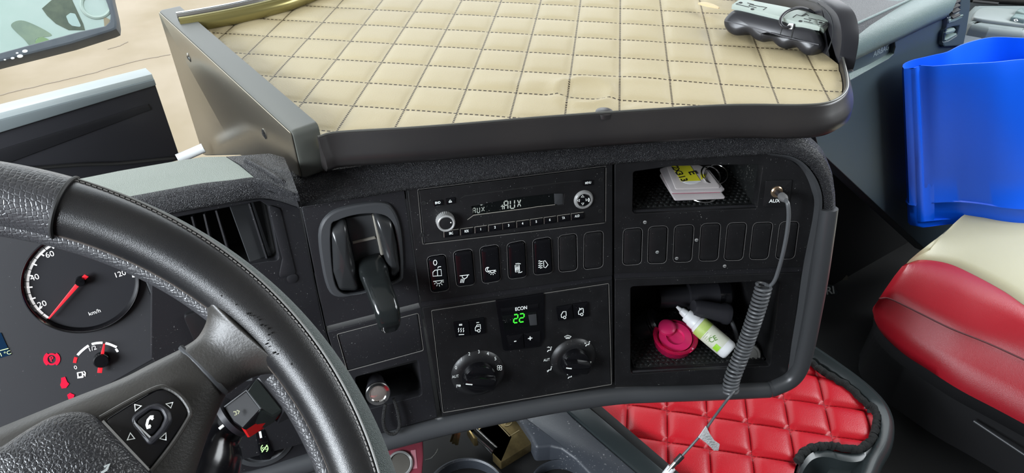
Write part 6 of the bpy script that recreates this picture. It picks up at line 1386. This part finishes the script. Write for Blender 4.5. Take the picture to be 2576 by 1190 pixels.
# ================================================================== OUTSIDE LEFT: SCREEN, MIRROR, GLASS
a_ = fwd(392, 213, .86); scx = lat(41); SCF = Fr(a_, scx, V((0, 0, 1)))
MO = thing('screen_panel', SCF.p3(300, 420), 'dark upright screen panel with pale grey top frame behind the wheel', 'screen')
m = MB(); m.prism(SCF, ccw(SCF.P([(-60, 300), (385, 196), (391, 213), (455, 402), (200, 470), (-60, 520)])), -.02, 0, .001); m.build('screen_body', SCN, MO)
m = MB(); m.prism(SCF, ccw(SCF.P([(-60, 318), (388, 200), (393, 214), (-60, 352)], .003)), -.022, .004, .0012); m.build('top_frame', FRM, MO)
m = MB(); m.prism(SCF, ccw(SCF.P([(-60, 300), (383, 187), (388, 200), (-60, 318)], .002)), -.022, .001, .001); m.build('frame_top_edge', mat('frame_bright', (.42, .47, .47), .3), MO)
m = MB(); m.prism(SCF, ccw(SCF.P([(-60, 395), (372, 262), (380, 276), (-60, 440)], .001)), 0, .0015, .0005); m.build('screen_band', mat('band_dark', (.014, .014, .016), .4), MO)
m = MB(); m.tube(spl([SCF.p3(u, v, .004) for u, v in ((-20, 428), (80, 424), (200, 415), (300, 412), (400, 402), (440, 399))], 5), .0022, 8); m.build('screen_cable', INK, MO)
# mirror outside, its reflection put on the pale pane as coloured shapes
m0 = lambda *p: S('M0', *p)
MF = Fr(fwd(150, 70, 1.45), lat(24), UP * .9 + FW * .1)
MR = thing('outside_mirror', MF.p3(100, 150), 'outside mirror with worn grey rubber rim and painted reflection of a pale truck', 'mirror')
mq = [(-120, -120), (260, -120), (278, -20)] + m0((1385, 0), (1460, 290), (1465, 370), (1400, 400)) + m0((800, 590), (0, 790)) + [(-120, 185)]
mq = [(-120, -120), (268, -120), (282, -10)] + m0((1450, 180), (1468, 300), (1462, 375), (1400, 402), (900, 560), (0, 785)) + [(-120, 190)]
mi = [(-120, -110), (250, -110), (258, -20)] + m0((1345, 60), (1385, 200), (1375, 280), (1320, 335), (1000, 405), (0, 675)) + [(-120, 165)]
m = MB(); m.plate(MF, ccw(MF.P(mq)), [ccw(MF.P(mi))], -.03, .006, .005, .002); m.build('rubber_rim', mat('rubber_rim_grey', (0.06, .07, .085), .5, var=((.09, .1, .11), 14)), MR)
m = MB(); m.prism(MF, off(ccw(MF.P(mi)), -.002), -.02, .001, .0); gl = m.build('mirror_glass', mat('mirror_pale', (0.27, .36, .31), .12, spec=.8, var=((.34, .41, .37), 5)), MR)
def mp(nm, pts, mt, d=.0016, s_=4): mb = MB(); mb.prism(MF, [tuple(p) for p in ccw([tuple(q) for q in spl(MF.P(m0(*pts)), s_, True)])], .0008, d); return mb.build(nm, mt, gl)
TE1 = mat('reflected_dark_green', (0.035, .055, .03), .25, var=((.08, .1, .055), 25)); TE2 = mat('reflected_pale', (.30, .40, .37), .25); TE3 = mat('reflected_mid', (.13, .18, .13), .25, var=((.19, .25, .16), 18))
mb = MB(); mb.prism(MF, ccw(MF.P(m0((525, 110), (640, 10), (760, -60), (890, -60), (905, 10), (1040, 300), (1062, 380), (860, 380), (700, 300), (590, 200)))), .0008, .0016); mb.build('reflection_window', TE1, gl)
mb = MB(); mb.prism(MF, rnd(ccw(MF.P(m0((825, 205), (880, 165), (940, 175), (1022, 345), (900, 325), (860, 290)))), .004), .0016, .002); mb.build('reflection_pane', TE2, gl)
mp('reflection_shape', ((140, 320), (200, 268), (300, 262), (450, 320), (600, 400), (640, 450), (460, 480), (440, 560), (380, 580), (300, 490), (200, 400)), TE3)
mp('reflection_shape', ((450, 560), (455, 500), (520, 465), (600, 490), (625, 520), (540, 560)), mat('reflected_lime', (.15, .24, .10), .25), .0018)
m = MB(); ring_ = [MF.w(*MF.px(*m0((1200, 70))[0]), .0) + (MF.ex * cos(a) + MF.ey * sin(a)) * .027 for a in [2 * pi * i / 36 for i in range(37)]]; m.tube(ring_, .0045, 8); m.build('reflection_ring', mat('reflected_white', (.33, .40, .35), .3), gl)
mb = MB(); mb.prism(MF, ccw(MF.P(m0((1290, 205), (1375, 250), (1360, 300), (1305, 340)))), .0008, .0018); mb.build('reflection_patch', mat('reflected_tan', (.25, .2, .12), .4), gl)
for i, (x_, y_, r_) in enumerate(((312, 638, 30), (215, 662, 15), (250, 700, 32), (158, 725, 20), (62, 745, 12))):
    x, y = MF.px(*m0((x_, y_))[0], .006); m = MB(); m.prism(MF, circ(x, y, r_ * .20186 / FOC * 1.45, r_ * .13 / FOC * 1.45, n=12), .005, .0068); m.build('paint_fleck', WHP, MR)
# windscreen and the bright scuttle strip at its foot
gm = bpy.data.materials.new('clear_glass'); gm.use_nodes = True; t_ = gm.node_tree; t_.nodes.clear()
ou = t_.nodes.new('ShaderNodeOutputMaterial'); tr_ = t_.nodes.new('ShaderNodeBsdfTransparent'); gs = t_.nodes.new('ShaderNodeBsdfGlossy'); mx = t_.nodes.new('ShaderNodeMixShader'); fr2 = t_.nodes.new('ShaderNodeFresnel'); fr2.inputs[0].default_value = 1.45
tr_.inputs[0].default_value = (.97, .985, .98, 1); gs.inputs['Roughness'].default_value = .02
t_.links.new(fr2.outputs[0], mx.inputs[0]); t_.links.new(tr_.outputs[0], mx.inputs[1]); t_.links.new(gs.outputs[0], mx.inputs[2]); t_.links.new(mx.outputs[0], ou.inputs[0])
wa = CABF * 1.12 + V((0, 0, -.04)); m = MB(); m.box(wa, CABR * 1.38 + V((0, 0, 0)), CABF * -.07 + V((0, 0, .72)), CABF * .003); m.build('window_1', gm, kind='structure')
m = MB(); q = [fwd(u, v, d) for u, v, d in ((446, 400, .86), (475, 388, .865), (512, 372, .87))]; m.tube(q, .006, 12); m.build('trim_3', mat('scuttle_white', (.7, .72, .72), .3), kind='structure')
